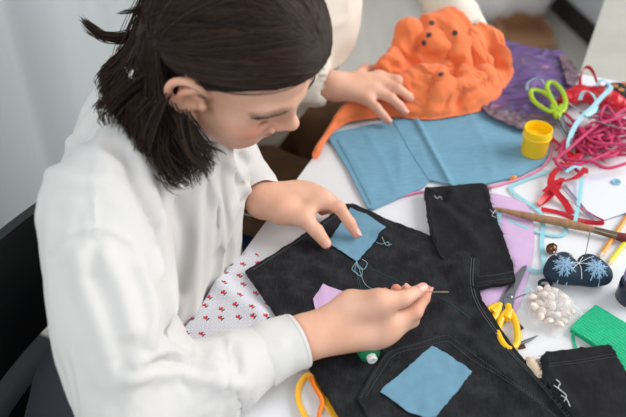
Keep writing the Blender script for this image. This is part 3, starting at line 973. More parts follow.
# trousers and shoes (mostly under the table)
ft = Field()
for hip, kn, an, to in LEGS:
    ft.cone(hip, kn, .096, .070, .03).cone(kn, an + (0, 0, .03), .068, .052, .02)
for s in (-1, 1): ft.cone(PEL + np.r_[TDIR * .06 * s, -.01], PEL + np.r_[TDIR * .05 * s, .06], .105, .095, .03)
V, Q = ft.mesh(.010); mesh_obj('trousers', V, Q, M['trouser_dark'], woman)
for hip, kn, an, to in LEGS:
    fs_ = Field(); fs_.cone(an + (0, 0, -.045), to + (0, 0, .005), .042, .034, .02); fs_.half((0, 0, .005), (0, 0, -1), .004)
    V, Q = fs_.mesh(.006); mesh_obj('shoe', V, Q, M['black'], woman)

# lashes (the lids are lowered)
rg = np.random.default_rng(3)
for s in (-1, 1):
    b = MB()
    for k in range(26):
        a = k / 25
        p0 = np.array((8.15 - 1.35 * a ** 1.6, (2.2 + 2.5 * a) * s, -.55 - .1 * math.sin(a * 3.1)))
        d = np.array((.75 - .2 * a, (.15 + .35 * a) * s, -.55)) * (.8 + .3 * rg.random())
        b.tube([H(*p0), H(*(p0 + d * .55)), H(*(p0 + d + (0, 0, .12)))], [.00035, .00025, .00008], 4)
    b.build('eyelash', M['hair2'], woman)
for s in (-1, 1):
    b = MB()
    for k in range(70):
        a = rg.random(); q = crom([np.array((9.4, 1.5 * s, 2.2)), np.array((9.2, 3.0 * s, 2.8)), np.array((8.3, 4.6 * s, 2.85)), np.array((7.3, 5.6 * s, 2.2))], 10)
        i = int(a * (len(q) - 2)); p0 = q[i] + rg.normal(0, .16, 3) * (.2, .2, 1); t = q[i + 1] - q[i]; t /= np.linalg.norm(t)
        p0 = p0 + np.array((.12, 0, 0)); d = t * .75 + (0, 0, .22)
        b.tube([H(*p0), H(*(p0 + d * .5 + (.03, 0, 0))), H(*(p0 + d - (.05, 0, 0)))], [.0004, .0003, .0001], 4)
    b.build('eyebrow', M['hair2'], woman)

# ------------------------------------------------------------------ the blouse
fb = Field()
NK = H(-2.5, 0, -3.5)
UB = np.array([-.226, .80, .95])      # upper back
for s in (-1, 1):
    o = np.r_[TDIR * .052 * s, 0]
    o = o + np.r_[TDIR * .028, 0]
    w0 = WAI + o + np.r_[TNRM * .008, 0]
    fb.cone(PEL + o + np.r_[TNRM * .012, -.10], w0, .090, .086, .03).cone(w0, CHE + o, .086, .088, .03)
    fb.cone(w0 + np.r_[TNRM * .012, -.02], CHE + o + np.r_[TNRM * .024, 0], .076, .078, .03)
fb.cone(CHE, UB, .09, .060, .04)
fb.cone(SH_R, SH_L, .058, .055, .03)
fb.cone(CHE, NECKB, .09, .070, .04)
# sleeves, wide and dropped
dR = EL_R - SH_R; mR = SH_R + dR * .5 + np.array([.000, -.012, 0])
fb.cone(SH_R, mR, .068, .070, .02).cone(mR, EL_R, .070, .058, .010)
fw = WR_R - EL_R; c1 = EL_R + fw * .80; c2 = EL_R + fw * .985
fb.cone(EL_R, EL_R + fw * .45, .058, .048, .02).cone(EL_R + fw * .45, c1 - fw * .03, .048, .034, .02)
fl = WR_L - EL_L; l1 = EL_L + fl * .72; l2 = EL_L + fl * .98
fb.cone(SH_L, EL_L, .062, .060, .03).cone(EL_L, l1, .060, .036, .02)
# neck opening
nd = (NK - NECKB) / np.linalg.norm(NK - NECKB)
fb.cone(NECKB + nd * .02, NECKB + nd * .25, .058, .085, .01, True)
fb.half((0, 0, .455), (0, 0, -1), .01)
V, Q = fb.mesh(.0075, B=14)
V = relax(V, Q, 2, .5)
N = vnormals(V, Q)
# let the cloth rumple: a short cloth simulation over a slightly smaller dummy
def drape(V, Q, N, pin, frames=26, grow=.11, inset=.014, bend=.12, dummy=None):
    dm = mesh_obj('dummy', *(dummy or (V - N * inset, Q)), None, origin=(0, 0, 0), smooth=False)
    dm.modifiers.new('c', 'COLLISION'); dm.collision.thickness_outer = .002; dm.collision.cloth_friction = 20
    g = mesh_obj('garment', V, Q, None, origin=(0, 0, 0), smooth=False)
    vg = g.vertex_groups.new(name='pin')
    for i in np.nonzero(pin > 0)[0]: vg.add([int(i)], float(pin[i]), 'REPLACE')
    md = g.modifiers.new('cloth', 'CLOTH'); st = md.settings
    st.quality = 6; st.mass = .15; st.tension_stiffness = 20; st.compression_stiffness = 20; st.shear_stiffness = 8
    st.bending_stiffness = bend; st.air_damping = 2; st.shrink_min = -grow; st.shrink_max = -grow
    st.tension_damping = 6; st.compression_damping = 6; st.shear_damping = 6
    st.vertex_group_mass = 'pin'; st.pin_stiffness = 2
    md.collision_settings.distance_min = .003; md.collision_settings.collision_quality = 2
    md.point_cache.frame_start = 1; md.point_cache.frame_end = frames + 2
    SC.frame_start, SC.frame_end = 1, frames + 2
    for f in range(1, frames + 1):
        SC.frame_set(f); bpy.context.view_layer.update()
    dg = bpy.context.evaluated_depsgraph_get()
    me = g.evaluated_get(dg).to_mesh()
    out = np.empty(len(me.vertices) * 3); me.vertices.foreach_get('co', out); out = out.reshape(-1, 3).copy()
    for o in (g, dm):
        me_ = o.data; bpy.data.objects.remove(o); bpy.data.meshes.remove(me_)
    SC.frame_set(1)
    return out
def subdivide(V, Q):
    """one round of Catmull-Clark subdivision through a modifier"""
    o = mesh_obj('tmp', V, Q, None, origin=(0, 0, 0), smooth=False)
    o.modifiers.new('s', 'SUBSURF').levels = 1
    bpy.context.view_layer.update(); dg = bpy.context.evaluated_depsgraph_get(); me = o.evaluated_get(dg).to_mesh()
    v = np.empty(len(me.vertices) * 3); me.vertices.foreach_get('co', v)
    q = np.array([tuple(p.vertices) for p in me.polygons])
    v = v.reshape(-1, 3).copy(); me_ = o.data; bpy.data.objects.remove(o); bpy.data.meshes.remove(me_)
    return v, q
pin = np.zeros(len(V))
for a_, b_, r in ((c1 - fw * .06, c2, .05), (l1 - fl * .06, l2, .055)):
    d_, t_ = seg_dist(V, a_, b_); pin = np.maximum(pin, np.where(d_ < r, 1.0, 0))
pin = np.maximum(pin, np.where(np.linalg.norm(V - (NECKB + nd * .02), axis=1) < .085, 1.0, 0))
pin = np.maximum(pin, np.where(V[:, 2] < .48, 1.0, 0))
V = drape(V, Q, N, pin)
V = relax(V, Q, 1, .35)
V, Q = subdivide(V, Q)
N = vnormals(V, Q)
N = vnormals(V, Q)
bvh = BVHTree.FromPolygons([Vector(p) for p in V], [tuple(f) for f in Q])
def on_blouse(pts, n=6):
    out = []
    uv = crom([np.array([q[0], q[1]]) for q in pts], n)
    for u, v in uv:
        dr = PD(u, v, 1.0) - CAM
        hit = bvh.ray_cast(Vector(CAM), Vector(dr))
        if hit[0] is not None: out.append(np.array(hit[0]))
    return np.array(out)
FOLDS = [
    # seams
    ([(98, 122), (95, 160), (94, 205), (96, 236)], .0022, .0030),
    ([(52, 250), (66, 236), (97, 228), (128, 240), (146, 262)], .0026, .0032),
    # folds of the near sleeve, chest and far sleeve
    ([(124, 150), (146, 196), (163, 246), (168, 296), (172, 330)], -.0075, .010), ([(108, 130), (100, 150), (110, 176)], .004, .008),
    ([(78, 258), (92, 300), (108, 345), (116, 380)], .005, .012), ([(106, 256), (122, 292), (132, 330)], .005, .010), ([(92, 280), (104, 320), (116, 360)], -.004, .009),
    ([(140, 268), (152, 305), (150, 345)], .005, .009), ([(136, 362), (165, 350), (190, 362), (216, 366)], .005, .007), ([(130, 378), (170, 372), (206, 380), (240, 384)], .005, .009),
    ([(150, 362), (176, 362), (200, 372)], -.004, .006), ([(66, 140), (92, 156), (120, 166)], .004, .010), ([(46, 172), (74, 180), (100, 182)], .004, .010),
    ([(152, 196), (162, 232), (162, 272)], .006, .011), ([(178, 206), (188, 244), (180, 292)], -.006, .012), ([(203, 166), (216, 204), (214, 244)], .005, .010),
    ([(236, 152), (252, 168), (262, 180)], -.003, .006), ([(228, 160), (240, 178), (250, 196)], .004, .007),
]
N = vnormals(V, Q)
for pts, a, w in FOLDS:
    L = on_blouse(pts)
    if len(L) < 2: continue
    V = V + N * (a * (1.5 if w > .004 else 1.0) * np.exp(-(line_dist(V, L) / w) ** 2))[:, None]
BLV, BLQ = V, Q
blouse = mesh_obj('blouse', V, Q, M['blouse'], woman)
# cuffs: open bands round each wrist, with a stitched edge
for a0, a1, r0, r1 in ((c1 - fw * .05, c2, .0352, .0318), (l1 - fl * .05, l2, .0375, .0335)):
    ax = (a1 - a0) / np.linalg.norm(a1 - a0); L = np.linalg.norm(a1 - a0)
    t_ = np.linspace(0, 1, 14)
    outer = [(r0 + (r1 - r0) * t + .0014 * math.sin(t * 7) * (1 - t), t * L) for t in t_]
    prof = [(r0 - .004, 0)] + outer + [(r1 - .0004, L + .0008), (r1 - .0022, L)] + [(r1 - .0024, L * t) for t in (.7, .35, .02)]
    b = MB(); b.lathe(a0, prof + [prof[0]], 56, ax)
    V_ = np.concatenate(b.v); nn = V_ - (a0 + ((V_ - a0) @ ax)[:, None] * ax)
    V_ = V_ + nn * (.05 * noise3(V_ * 40, 31) + .03 * noise3(V_ * 90, 32))[:, None]
    b.v = [V_]
    cu = b.build('cuff', M['blouse'], woman)
    u = np.cross(ax, [0, 0, 1.]); u /= np.linalg.norm(u); w_ = np.cross(ax, u)
    for tpos in (.12, .94):
        c_ = a0 + (a1 - a0) * tpos; r = r0 + (r1 - r0) * tpos
        ring = np.array([c_ + r * (math.cos(t) * u + math.sin(t) * w_) for t in np.linspace(0, 2 * math.pi, 60, endpoint=False)])
        nn = ring - c_; ring = ring + nn * (.05 * noise3(ring * 40, 31) + .03 * noise3(ring * 90, 32))[:, None]
        b = MB(); b.tube(ring, .0007, 6, True); b.build('cuff_seam', M['blouse'], cu)
# collar band
u = np.cross(nd, [0, 1., 0]); u /= np.linalg.norm(u); w_ = np.cross(nd, u)
ring = [NECKB + nd * .028 + .064 * (math.cos(t) * u + math.sin(t) * w_) for t in np.linspace(0, 2 * math.pi, 60, endpoint=False)]
b = MB(); b.tube(ring, .010, 8, True, flat=1.5); b.build('collar', M['blouse'], woman)

# ------------------------------------------------------------------ her hair
HC = np.array([-.1, 0, 5.1])
RX = np.array([10.5, 8.0, 9.0])
fh = Field()
fh.ell(H(*HC), RX / 100, .02, HR)
fh.cone(H(-5, -2, -2), PD(146, 104, .91), .035, .028, .04)
fh.cone(H(-4.6, -5., -1), PD(170, 140, .865), .020, .014, .03)
fh.cone(H(-7, 3, -1), H(-7, 4, -9), .04, .03, .04)
fh.cone(PD(146, 104, .91), PD(164, 146, .865), .026, .012, .03)
fn = HR @ np.array([.6, 0, -.8])
fh.ell(H(8.4, 0, -3.6), np.array((9.9, 13, 12.0)) / 100, .008, HR, True)
fh.ell(H(-.1, -8.6, .7), np.array((2.7, 2.4, 3.4)) / 100, .006, HR, True)
V, Q = fh.mesh(.0035); V = relax(V, Q, 2)
Ns = vnormals(V, Q)
HV, HF = [V], [tuple(f) for f in Q]
bvcap = BVHTree.FromPolygons([Vector(p) for p in V], HF)
hair_n = len(V)
mbh = MB(); mbh.add(V, HF); TONE = [np.full(len(V), .1)]
rg = np.random.default_rng(11)
def ellp(dirs, lift):
    """points on the scalp ellipsoid (head cm) along unit directions in scaled space"""
    return HC + dirs * RX * (1 + lift)
def slerp(a, b_, t):
    a = a / np.linalg.norm(a); b_ = b_ / np.linalg.norm(b_)
    w = math.acos(np.clip(a @ b_, -1, 1)); 
    return (np.sin((1 - t) * w)[:, None] * a + np.sin(t * w)[:, None] * b_) / (math.sin(w) + 1e-9)
part = crom([np.array((8.9, .5, 9.0)), np.array((8.2, .6, 10.0)), np.array((7.3, .8, 10.7)), np.array((3.5, .8, 13.2)), np.array((-2, .6, 13.8)), np.array((-6.5, .3, 11.8))], 12)
ends_uv = crom([np.array(q, float) for q in [(214, 160), (202, 176), (186, 184), (170, 172), (152, 158), (134, 140), (118, 122), (106, 104), (102, 84), (110, 66)]], 8)
def strand(root, gath, tail, lift, via, jit, arch=1.0):
    a = (root - HC) / RX; g = (gath - HC) / RX
    t = np.linspace(0, 1, 16)
    dd = slerp(a, g, t) + np.sin(t * math.pi)[:, None] * np.array([-.05, 0, .09]) * arch; dd /= np.linalg.norm(dd, axis=1)[:, None]
    la = np.linspace(0, 1, 16)
    pts = ellp(dd, lift * np.sin(np.clip(t * 1.15, 0, 1) * math.pi * .5)[:, None])
    if ((pts[:, 0] > 1.8) & (pts[:, 2] < 2.4 + (pts[:, 0] - 1) * .70 + .5)).any(): return None
    W_ = HO + (pts / 100) @ HR.T
    if tail is not None:
        t0 = (W_[-1] - W_[-2]) / np.linalg.norm(W_[-1] - W_[-2])
        L = np.linalg.norm(tail - W_[-1])
        p0, p3 = W_[-1], tail
        p1 = via; p2 = p3 + (via - p3) * .42 + np.array([0, 0, 1.]) * L * .12 + jit * np.array([.6, .6, 0])
        s = np.linspace(0, 1, 14)[1:, None]
        cv = (1 - s) ** 3 * p0 + 3 * s * (1 - s) ** 2 * p1 + 3 * s * s * (1 - s) * p2 + s ** 3 * p3
        W_ = np.concatenate([W_, cv])
        lim = .003 + .010 * jit[2]
        for i in range(12, len(W_)):      # keep the hair outside the cloth and the skin
            dr = W_[i] - CAM; D = np.linalg.norm(dr)
            for bv in (bvh2, bvs):
                h = bv.ray_cast(Vector(CAM), Vector(dr))
                if h[0] is not None and h[3] < D + lim and h[3] > D - .12: W_[i] = CAM + dr / D * (h[3] - lim); dr = W_[i] - CAM; D = np.linalg.norm(dr)
    return W_
def add_strand(pts, r):
    if pts is None: return
    n = len(pts); rr = r * np.minimum(1, np.minimum((np.arange(n) + 2) / 3, (n - np.arange(n)) / 5))
    mbh.tube(pts, rr, 4, cap=False); TONE.append(np.full(4 * n, np.clip(rg.normal(.35, .28), 0, 1)))
bvh2 = BVHTree.FromPolygons([Vector(p) for p in BLV], [tuple(f) for f in BLQ])
bvs = BVHTree.FromPolygons([tuple(p) for p in SKV], [tuple(f) for f in SKQ])
clump = rg.normal(0, 1, (400, 3))
for k in range(6000):
    side = -1 if rg.random() < .64 else 1
    u = rg.random() ** .75
    i = u * (len(part) - 1.01); j = int(i); root = part[j] + (part[j + 1] - part[j]) * (i - j)
    root = root + np.array((0, .25 * side + rg.normal(0, .12), 0))
    # where it passes behind the ear: front roots nearest the ear, crown roots towards the nape
    a = np.clip(u * 1.05 + rg.normal(0, .12), 0, 1) if rg.random() < .5 else rg.random()
    gy = crom([np.array((-4.2, -7.1, 3.2)), np.array((-4.8, -6.8, 1.2)), np.array((-6.4, -5.8, .5)), np.array((-8.0, -4.2, .0)), np.array((-9.2, -2, 0)), np.array((-9.6, 0, 0.))], 6)
    gi = a * (len(gy) - 1.01); gj = int(gi); g = gy[gj] + (gy[gj + 1] - gy[gj]) * (gi - gj)
    g = g + np.array((0, 0, rg.normal(0, .5)))
    if side > 0: g = g * np.array((1, -1, 1))
    lift = .002 + .05 * rg.random() + .02 * noise2(np.array([[u * 30, a * 20]]), 3)[0]
    tail = via = None
    if side < 0:
        via = PD(157 - 42 * a + rg.normal(0, 3), 102 - 22 * a + rg.normal(0, 4),   .845 + .04 * a + rg.normal(0, .004))
        e_i = np.clip(a + rg.normal(0, .06), 0, 1) * (len(ends_uv) - 1.01); ej = int(e_i)
        e = ends_uv[ej] + (ends_uv[ej + 1] - ends_uv[ej]) * (e_i - ej)
        cl = clump[int(a * 60) % 400]
        e = e + cl[:2] * 4.5 + rg.normal(0, 2.2, 2)
        base = np.array([150, 110.])
        sh = rg.random() ** 2.2 * .55
        e = e * (1 - sh) + np.array([178 - 50 * a, 120 - 50 * a]) * sh
        tail = PD(e[0], e[1], .82 + .03 * rg.random() + .05 * a)
    add_strand(strand(root, g, tail, lift, via, np.array([rg.normal(0, .02), rg.normal(0, .02), rg.random()]), .9 + 3.0 * max(0, 1 - u * 2.0)), .00042 + .0003 * rg.random())
# loose locks: flick over the shoulder, wisps by the cheek and ear
def lock(pts, n, spread, r=.0005):
    base = crom([PD(*q) for q in pts], 8)
    for k in range(n):
        o0, o1 = rg.normal(0, spread, 3), rg.normal(0, spread, 3); s = np.linspace(0, 1, len(base))[:, None]
        env = .35 + .65 * np.sin(np.linspace(.5, 2.6, len(base)))[:, None]
        m = len(base) - int(rg.random() * 6)
        bs = base + (o0 * (1 - s) + o1 * s) * env; lim = .0015 + .004 * rg.random()
        for i in range(m):
            dr = bs[i] - CAM; D = np.linalg.norm(dr); h = bvcap.ray_cast(Vector(CAM), Vector(dr))
            if h[0] is not None and h[3] < D + lim and h[3] > D - .09: bs[i] = CAM + dr / D * (h[3] - lim)
        add_strand(bs[:m], r * (.7 + .5 * rg.random()))
lock([(160, 6, .90), (146, 24, .89), (128, 36, .885), (108, 37, .885), (94, 30, .885), (82, 19, .885)], 90, .0036)
lock([(152, 0, .90), (136, 10, .89), (118, 13, .89)], 30, .0028)
lock([(166, 96, .80), (150, 130, .80), (140, 160, .81), (152, 176, .81)], 24, .006)
lock([(186, 112, .79), (196, 140, .79), (214, 148, .79), (222, 152, .79)], 26, .004)
lock([(184, 116, .79), (192, 150, .79), (204, 166, .79), (208, 178, .79)], 40, .005)
lock([(150, 70, .84), (118, 96, .83), (102, 100, .83), (96, 112, .83)], 26, .005)
lock([(142, 80, .84), (112, 104, .82), (104, 118, .82), (112, 130, .82)], 26, .005)
lock([(150, 100, .83), (126, 130, .82), (130, 150, .82), (146, 164, .82)], 40, .007)
lock([(160, 110, .83), (158, 150, .81), (172, 178, .81), (186, 186, .81)], 60, .007)
lock([(158, -10, .92), (142, 30, .895), (130, 66, .88), (122, 100, .875), (120, 124, .87)], 160, .011)
lock([(166, 10, .89), (152, 50, .868), (142, 90, .855), (138, 130, .85)], 140, .010)
lock([(198, 95, .79), (206, 99, .785), (210, 106, .785)], 8, .0015, .0003)
mbh.build('hair', M['hair'], woman, weld=False, attr={'tone': np.concatenate(TONE)})

# ================================================================== the second sitter (top of the body is above the picture)
S_ = dict(pel=W2(.0, 0, .55), che=W2(.20, 0, .86), nb=W2(.27, 0, 1.02), shr=W2(.22, -.17, .98), shl=W2(.22, .17, .98))
wr2 = P(333, 86, .800); el2 = np.array([-.235, 1.17, .82])
wr3 = P(462, 30, .815); el3 = PD(425, -36, 1.60)
f2 = Field()
f2.cone(S_['pel'] + (0, 0, .1), S_['che'], .10, .105, .05).cone(S_['che'], S_['nb'], .09, .052, .06).cone(S_['shr'], S_['shl'], .048, .048, .07)
f2.cone(S_['nb'], S_['nb'] + (.03, -.01, .10), .05, .05, .03)
hd = S_['nb'] + np.array([.055, -.02, .19])
f2.ell(hd, (.092, .072, .11), .03).ell(hd + (.03, -.01, -.05), (.06, .055, .075), .03).ell(hd + (.095, -.03, -.02), (.016, .012, .02), .015)
for q in (-1, 1): f2.ell(hd + np.r_[TDIR * .074 * q, 0], (.016, .010, .030), .008)
f2.cone(S_['shr'], el2, .045, .035, .03).cone(el2, wr2, .037, .0235, .02)
f2.cone(S_['shl'], el3, .045, .035, .03).cone(el3, wr3, .037, .0235, .02)
HZ = .0
Z2 = lambda u, v, h: P(u, v, TT + h)
H2 = dict(
    index=[Z2(379, 77, .050), Z2(397, 80, .050), Z2(409, 88, .036), Z2(416, 95, .024)],
    middle=[Z2(377, 83, .050), Z2(398, 89, .048), Z2(409, 97, .032), Z2(414.5, 103.5, .022)],
    ring=[Z2(372, 91, .046), Z2(391, 98, .042), Z2(400, 106, .027), Z2(405, 112, .019)],
    pinky=[Z2(365, 98, .040), Z2(377, 108, .034), Z2(384, 116, .022), Z2(388.5, 121.5, .016)])
for nm, j in H2.items():
    f2.cone(wr2 + (j[0] - wr2) * .05, j[0], .0175, .0105, .014)
    finger(f2, j, {'index': (.0098, .0088, .0078, .0066), 'middle': (.0098, .0088, .0080, .0068), 'ring': (.0094, .0084, .0076, .0066), 'pinky': (.0086, .0076, .0068, .0060)}[nm])
th = [wr2 + np.array([.03, .012, -.004]), Z2(366, 70, .035), Z2(385, 70, .030), Z2(398, 73, .026)]
f2.cone(th[0], th[1], .016, .011, .012).cone(th[1], th[2], .0105, .0095, .004).cone(th[2], th[3], .0098, .0078, .003)
# the far hand, under the orange cloth
dw = P(448, 66, .775) - wr3; dw /= np.linalg.norm(dw); sd = np.cross(dw, [0, 0, 1.]); sd /= np.linalg.norm(sd)
for k in range(4):
    o = sd * (k - 1.5) * .019
    k0 = wr3 + dw * .08 + o
    f2.cone(wr3 + o * .4, k0, .017, .0105, .014).cone(k0, k0 + dw * .036 - (0, 0, .012), .0095, .0085, .006).cone(k0 + dw * .036 - (0, 0, .012), k0 + dw * .055 - (0, 0, .030), .0085, .0068, .004)
f2.cone(wr3 + dw * .02 - sd * .02, wr3 + dw * .065 - sd * .045 - (0, 0, .01), .015, .009, .012)
LEG2 = []
for s in (-1, 1):
    hip = W2(-.02, .09 * s, .535); kn = W2(.40, (.13 if s < 0 else .12) * s, .535); an = W2(.44, .13 * s, .09); to = W2(.60, .14 * s, .03)
    LEG2.append((hip, kn, an, to))
V, Q = f2.mesh(.0026, B=22); V = relax(V, Q, 2, .45)
fl2 = 0
for j in H2.values(): fl2 = fl2 + .55 * np.exp(-(np.linalg.norm(V - j[3], axis=1) / .012) ** 2) + .25 * np.exp(-(np.linalg.norm(V - j[1], axis=1) / .010) ** 2)
z0 = np.zeros(len(V))
sitter = mesh_obj('person', V, Q, M['skin'], origin=(P2[0], P2[1], 0), attr={'lip': z0, 'flush': np.clip(fl2, 0, .8), 'brow': z0})
tag(sitter, 'sitter in cream top and brown trousers with a hand on the blue cloth', 'person')
for nm in ('middle', 'ring', 'pinky'):
    put_nail(sitter, H2[nm], .0066, np.array([.45, -.15, .8]), .0092, .0100)
# cream top
ft = Field()
ft.cone(S_['pel'] + (0, 0, .0), S_['che'], .15, .135, .05).cone(S_['che'], S_['nb'], .12, .075, .05).cone(S_['shr'], S_['shl'], .066, .066, .06)
ft.cone(S_['shr'], el2, .066, .058, .04).cone(el2, el2 + (wr2 - el2) * .9, .056, .037, .03)
ft.cone(S_['shl'], el3, .066, .056, .04).cone(el3, el3 + (wr3 - el3) * 1.06, .054, .040, .03)
ft.cone(el2 + (wr2 - el2) * .80, el2 + (wr2 - el2) * 1.2, .029, .029, .002, True)
ft.cone(el3 + (wr3 - el3) * .98, el3 + (wr3 - el3) * 1.3, .032, .032, .002, True)
ft.cone(S_['nb'] + (.01, 0, .02), S_['nb'] + (.03, 0, .2), .06, .075, .01, True)
V, Q = ft.mesh(.006); V = relax(V, Q, 2); N = vnormals(V, Q)
V = V + N * (.004 * (1 - 2 * np.abs(noise3(V * 22, 4))))[:, None]
mesh_obj('cream_top', V, Q, M['cream'], sitter)
ft = Field()
for hip, kn, an, to in LEG2:
    ft.cone(hip, kn, .098, .076, .03).cone(kn, an + (0, 0, .02), .074, .060, .02)
ft.cone(S_['pel'] - (0, 0, .02), S_['pel'] + (0, 0, .05), .135, .13, .05)
V, Q = ft.mesh(.007); V = relax(V, Q, 2); N = vnormals(V, Q)
q = np.column_stack([V @ np.r_[TNRM * 16, 4], V @ np.r_[TDIR * 34, -10], V[:, 2] * 20])
V = V + N * (.006 * (1 - 2 * np.abs(noise3(q, 14))))[:, None]
mesh_obj('brown_trousers', V, Q, M['trouser_brown'], sitter)
for hip, kn, an, to in LEG2:
    fs_ = Field(); fs_.cone(an + (0, 0, -.045), to + (0, 0, .005), .042, .034, .02); fs_.half((0, 0, .005), (0, 0, -1), .004)
    V, Q = fs_.mesh(.006); mesh_obj('shoe', V, Q, M['white_pl'], sitter)
fh2 = Field(); fh2.ell(hd + (-.02, .005, .02), (.10, .086, .115), .02); fh2.ell(hd + (.085, -.03, -.05), (.10, .12, .11), .01, None, True)
fh2.cone(hd + (-.06, .02, -.03), hd + (-.08, .03, -.12), .06, .035, .03)
V, Q = fh2.mesh(.006); mesh_obj('hair', V, Q, M['hair2'], sitter)

# ================================================================== cloth on the table
# --- floral cotton hanging over the table edge
def edge_n(q): return (q - E0) @ TNRM
def z_floral(q):
    n = edge_n(q)
    r = .0012 + .0012 * ridged(q * 22, 41)
    return TT + np.maximum(r, .0006) - np.where(n < 0.0, np.minimum(-n * 1.5, .3) * sstep(0, .012, -n), 0) + .006 * np.exp(-(line_dist(q, px_poly([(214, 282), (236, 300), (262, 318)], TT)) / .012) ** 2)
FL = [(252, 249), (240, 256), (217, 275), (195, 299), (177, 322), (178, 344), (190, 360), (240, 366), (300, 362), (318, 340), (300, 300), (278, 282)]
poly = PSV(FL, z_floral)[:, :2]
V, Fc = sheet_mesh(crom(poly, 4, True), z_floral, .0009, .006)
tag(mesh_obj('floral_fabric', V, Fc, M['floral']), 'white cotton with small red flowers lying on the table edge under the black jeans', 'fabric')

# --- light blue cotton with a folded band
BLUE = [(329, 139), (336, 132), (391, 121), (440, 116), (475, 111), (500, 114), (521, 122), (546, 134), (549, 152), (543, 164), (520, 176), (487, 184), (455, 187), (430, 180), (424, 187), (400, 198), (374, 209), (368, 208), (357, 188), (347, 168)]
fold_a = px_poly([(388, 118), (406, 150), (427, 182)], TT)
fold_b = px_poly([(412, 116), (430, 150), (449, 186)], TT)
cr_b = creases([([(340, 145), (358, 170), (372, 204)], .0010, .006), ([(362, 130), (384, 165), (396, 196)], .0012, .006), ([(470, 118), (486, 150), (492, 180)], .0014, .008), ([(430, 160), (470, 156), (540, 150)], .0010, .006), ([(350, 152), (400, 144), (414, 142)], .0012, .008)], TT)
def band(q):
    # signed side of a polyline taken as a straight chord
    def sd(pl):
        a, b_ = pl[0], pl[-1]; t = (b_ - a) / np.linalg.norm(b_ - a)
        return (q - a) @ np.array([t[1], -t[0]])
    s1, s2 = sd(fold_a), sd(fold_b)
    return sstep(-.002, .002, s1) * (1 - sstep(-.002, .002, s2))
def h_blue(q):
    r = .0014 * ridged(q * np.array([26, 14]), 21) + .0012 + cr_b(q)
    return np.maximum(r, .0) + .006 * band(q) + .005 * np.exp(-((line_dist(q, fold_b)) / .0045) ** 2)
blue = thing('blue_fabric', 'light blue cotton with a folded band lying between the orange shirt and black jeans', 'fabric', P(430, 155, TT + .001))
poly = px_poly(BLUE, TT + .004)
V, Fc = sheet_mesh(dense(poly, .004), lambda q: TT + .0012 + h_blue(q), .0022, .0045)
mesh_obj('cloth', V, Fc, M['blue_cloth'], blue)
# thin sewn stripes of the weave along the left half and the hem
for pts in ([(336, 140), (352, 170), (370, 205)], [(392, 122), (408, 150), (428, 181)], [(411, 119), (429, 151), (447, 184)]):
    pth = px_poly([(u + 1.2, v) for u, v in pts], TT + .004); pth = crom(pth, 14)
    pth = np.column_stack([pth, TT + .0012 + .0026 + h_blue(pth)])
    b = MB(); b.tube(pth, .0005, 5); b.build('seam', M['patch'], blue)

b = MB(); b.tube(pxpath([(380, 203, TT + .0025), (420, 192, TT + .003), (460, 189, TT + .003), (490, 187, TT + .003), (520, 178.5, TT + .003), (540, 169, TT + .003), (550, 156, TT + .004), (552, 138, TT + .004), (548, 126, TT + .004)], TT + .003), .0019, 8)
tag(b.build('piping_cord', M['pink_light']), 'thin pink cord running along the hem of the light blue cotton', 'cord')

# --- lilac cotton pieces
LIL = [(480, 196), (497, 195), (523, 203), (531, 215), (534, 236), (532, 262), (524, 290), (516, 312), (494, 318), (470, 292), (478, 230)]
tag(sheet('lilac_fabric', LIL, TT + .0006, .0008, M['lilac'], hf=lambda q: .0012 + .0012 * ridged(q * 24, 31), smooth_outline=2), 'lilac cotton piece under the yellow-handled scissors and the wooden brush', 'fabric')

# --- black jeans
JE = [(245, 271), (252, 266), (275, 253), (300, 236), (325, 219), (345, 204), (352, 203), (385, 218), (420, 231), (450, 244), (472, 254), (480, 261), (478, 284), (482, 300), (500, 327), (515, 348), (547, 381), (575, 416), (596, 446), (560, 470), (380, 476), (355, 436), (338, 413), (312, 372), (296, 346), (278, 317), (261, 293)]
cr_j = creases([
    ([(250, 270), (300, 238), (348, 206)], .0030, .0040),
    ([(352, 205), (420, 234), (474, 257)], .0028, .0040),
    ([(474, 256), (476, 284), (484, 304), (516, 350), (574, 416)], .0030, .0050),
    ([(380, 236), (420, 262), (470, 282)], .0040, .0110), ([(300, 262), (330, 280), (352, 296)], .0030, .0100),
    ([(400, 300), (440, 306), (482, 322)], .0050, .0110), ([(284, 282), (318, 330), (350, 372)], .0030, .0100),
    ([(432, 262), (452, 290), (470, 330)], -.0030, .0120), ([(352, 268), (362, 290), (380, 310)], .0022, .0060),
    ([(468, 340), (500, 372), (540, 416)], .0040, .0080), ([(262, 290), (300, 346), (340, 412)], .0025, .0050)], TT + .006)
def lift_j(q):
    c = P(470, 268, TT + .01)[:2]; 
    return .009 * np.exp(-((q - c) ** 2).sum(1) / .045 ** 2)
def h_je(q): return .0016 + .0018 * noise2(q * 26, 51) + np.maximum(cr_j(q), -.002) + lift_j(q) + .0008 * noise2(q * 80, 52)
ZJ = TT + .0032
JT = .0050                       # cloth thickness (two layers)
def jtop(q): return ZJ + JT + h_je(q)
def on_jeans(pts, lift=.0008, n=8):
    """picture points laid on the top of the jeans"""
    uv = crom([np.array(q[:2], float) for q in pts], n)
    return PSV(uv, jtop) + np.array([0, 0, lift])
je = thing('black_jeans', 'faded black jeans being patched, lying across the middle of the table', 'jeans', P(420, 320, TT + .002))
poly = PSV(JE, jtop)[:, :2]
V, Fc = sheet_mesh(dense(poly, .006), lambda q: ZJ + h_je(q), JT, .0045, .0006, 3)
mesh_obj('jeans_cloth', V, Fc, M['denim'], je)
def jseam(pts, r, m, nm, lift=.0004, n=10):
    b = MB(); b.tube(on_jeans(pts, lift, n), r, 6, flat=.6); return b.build(nm, m, je)
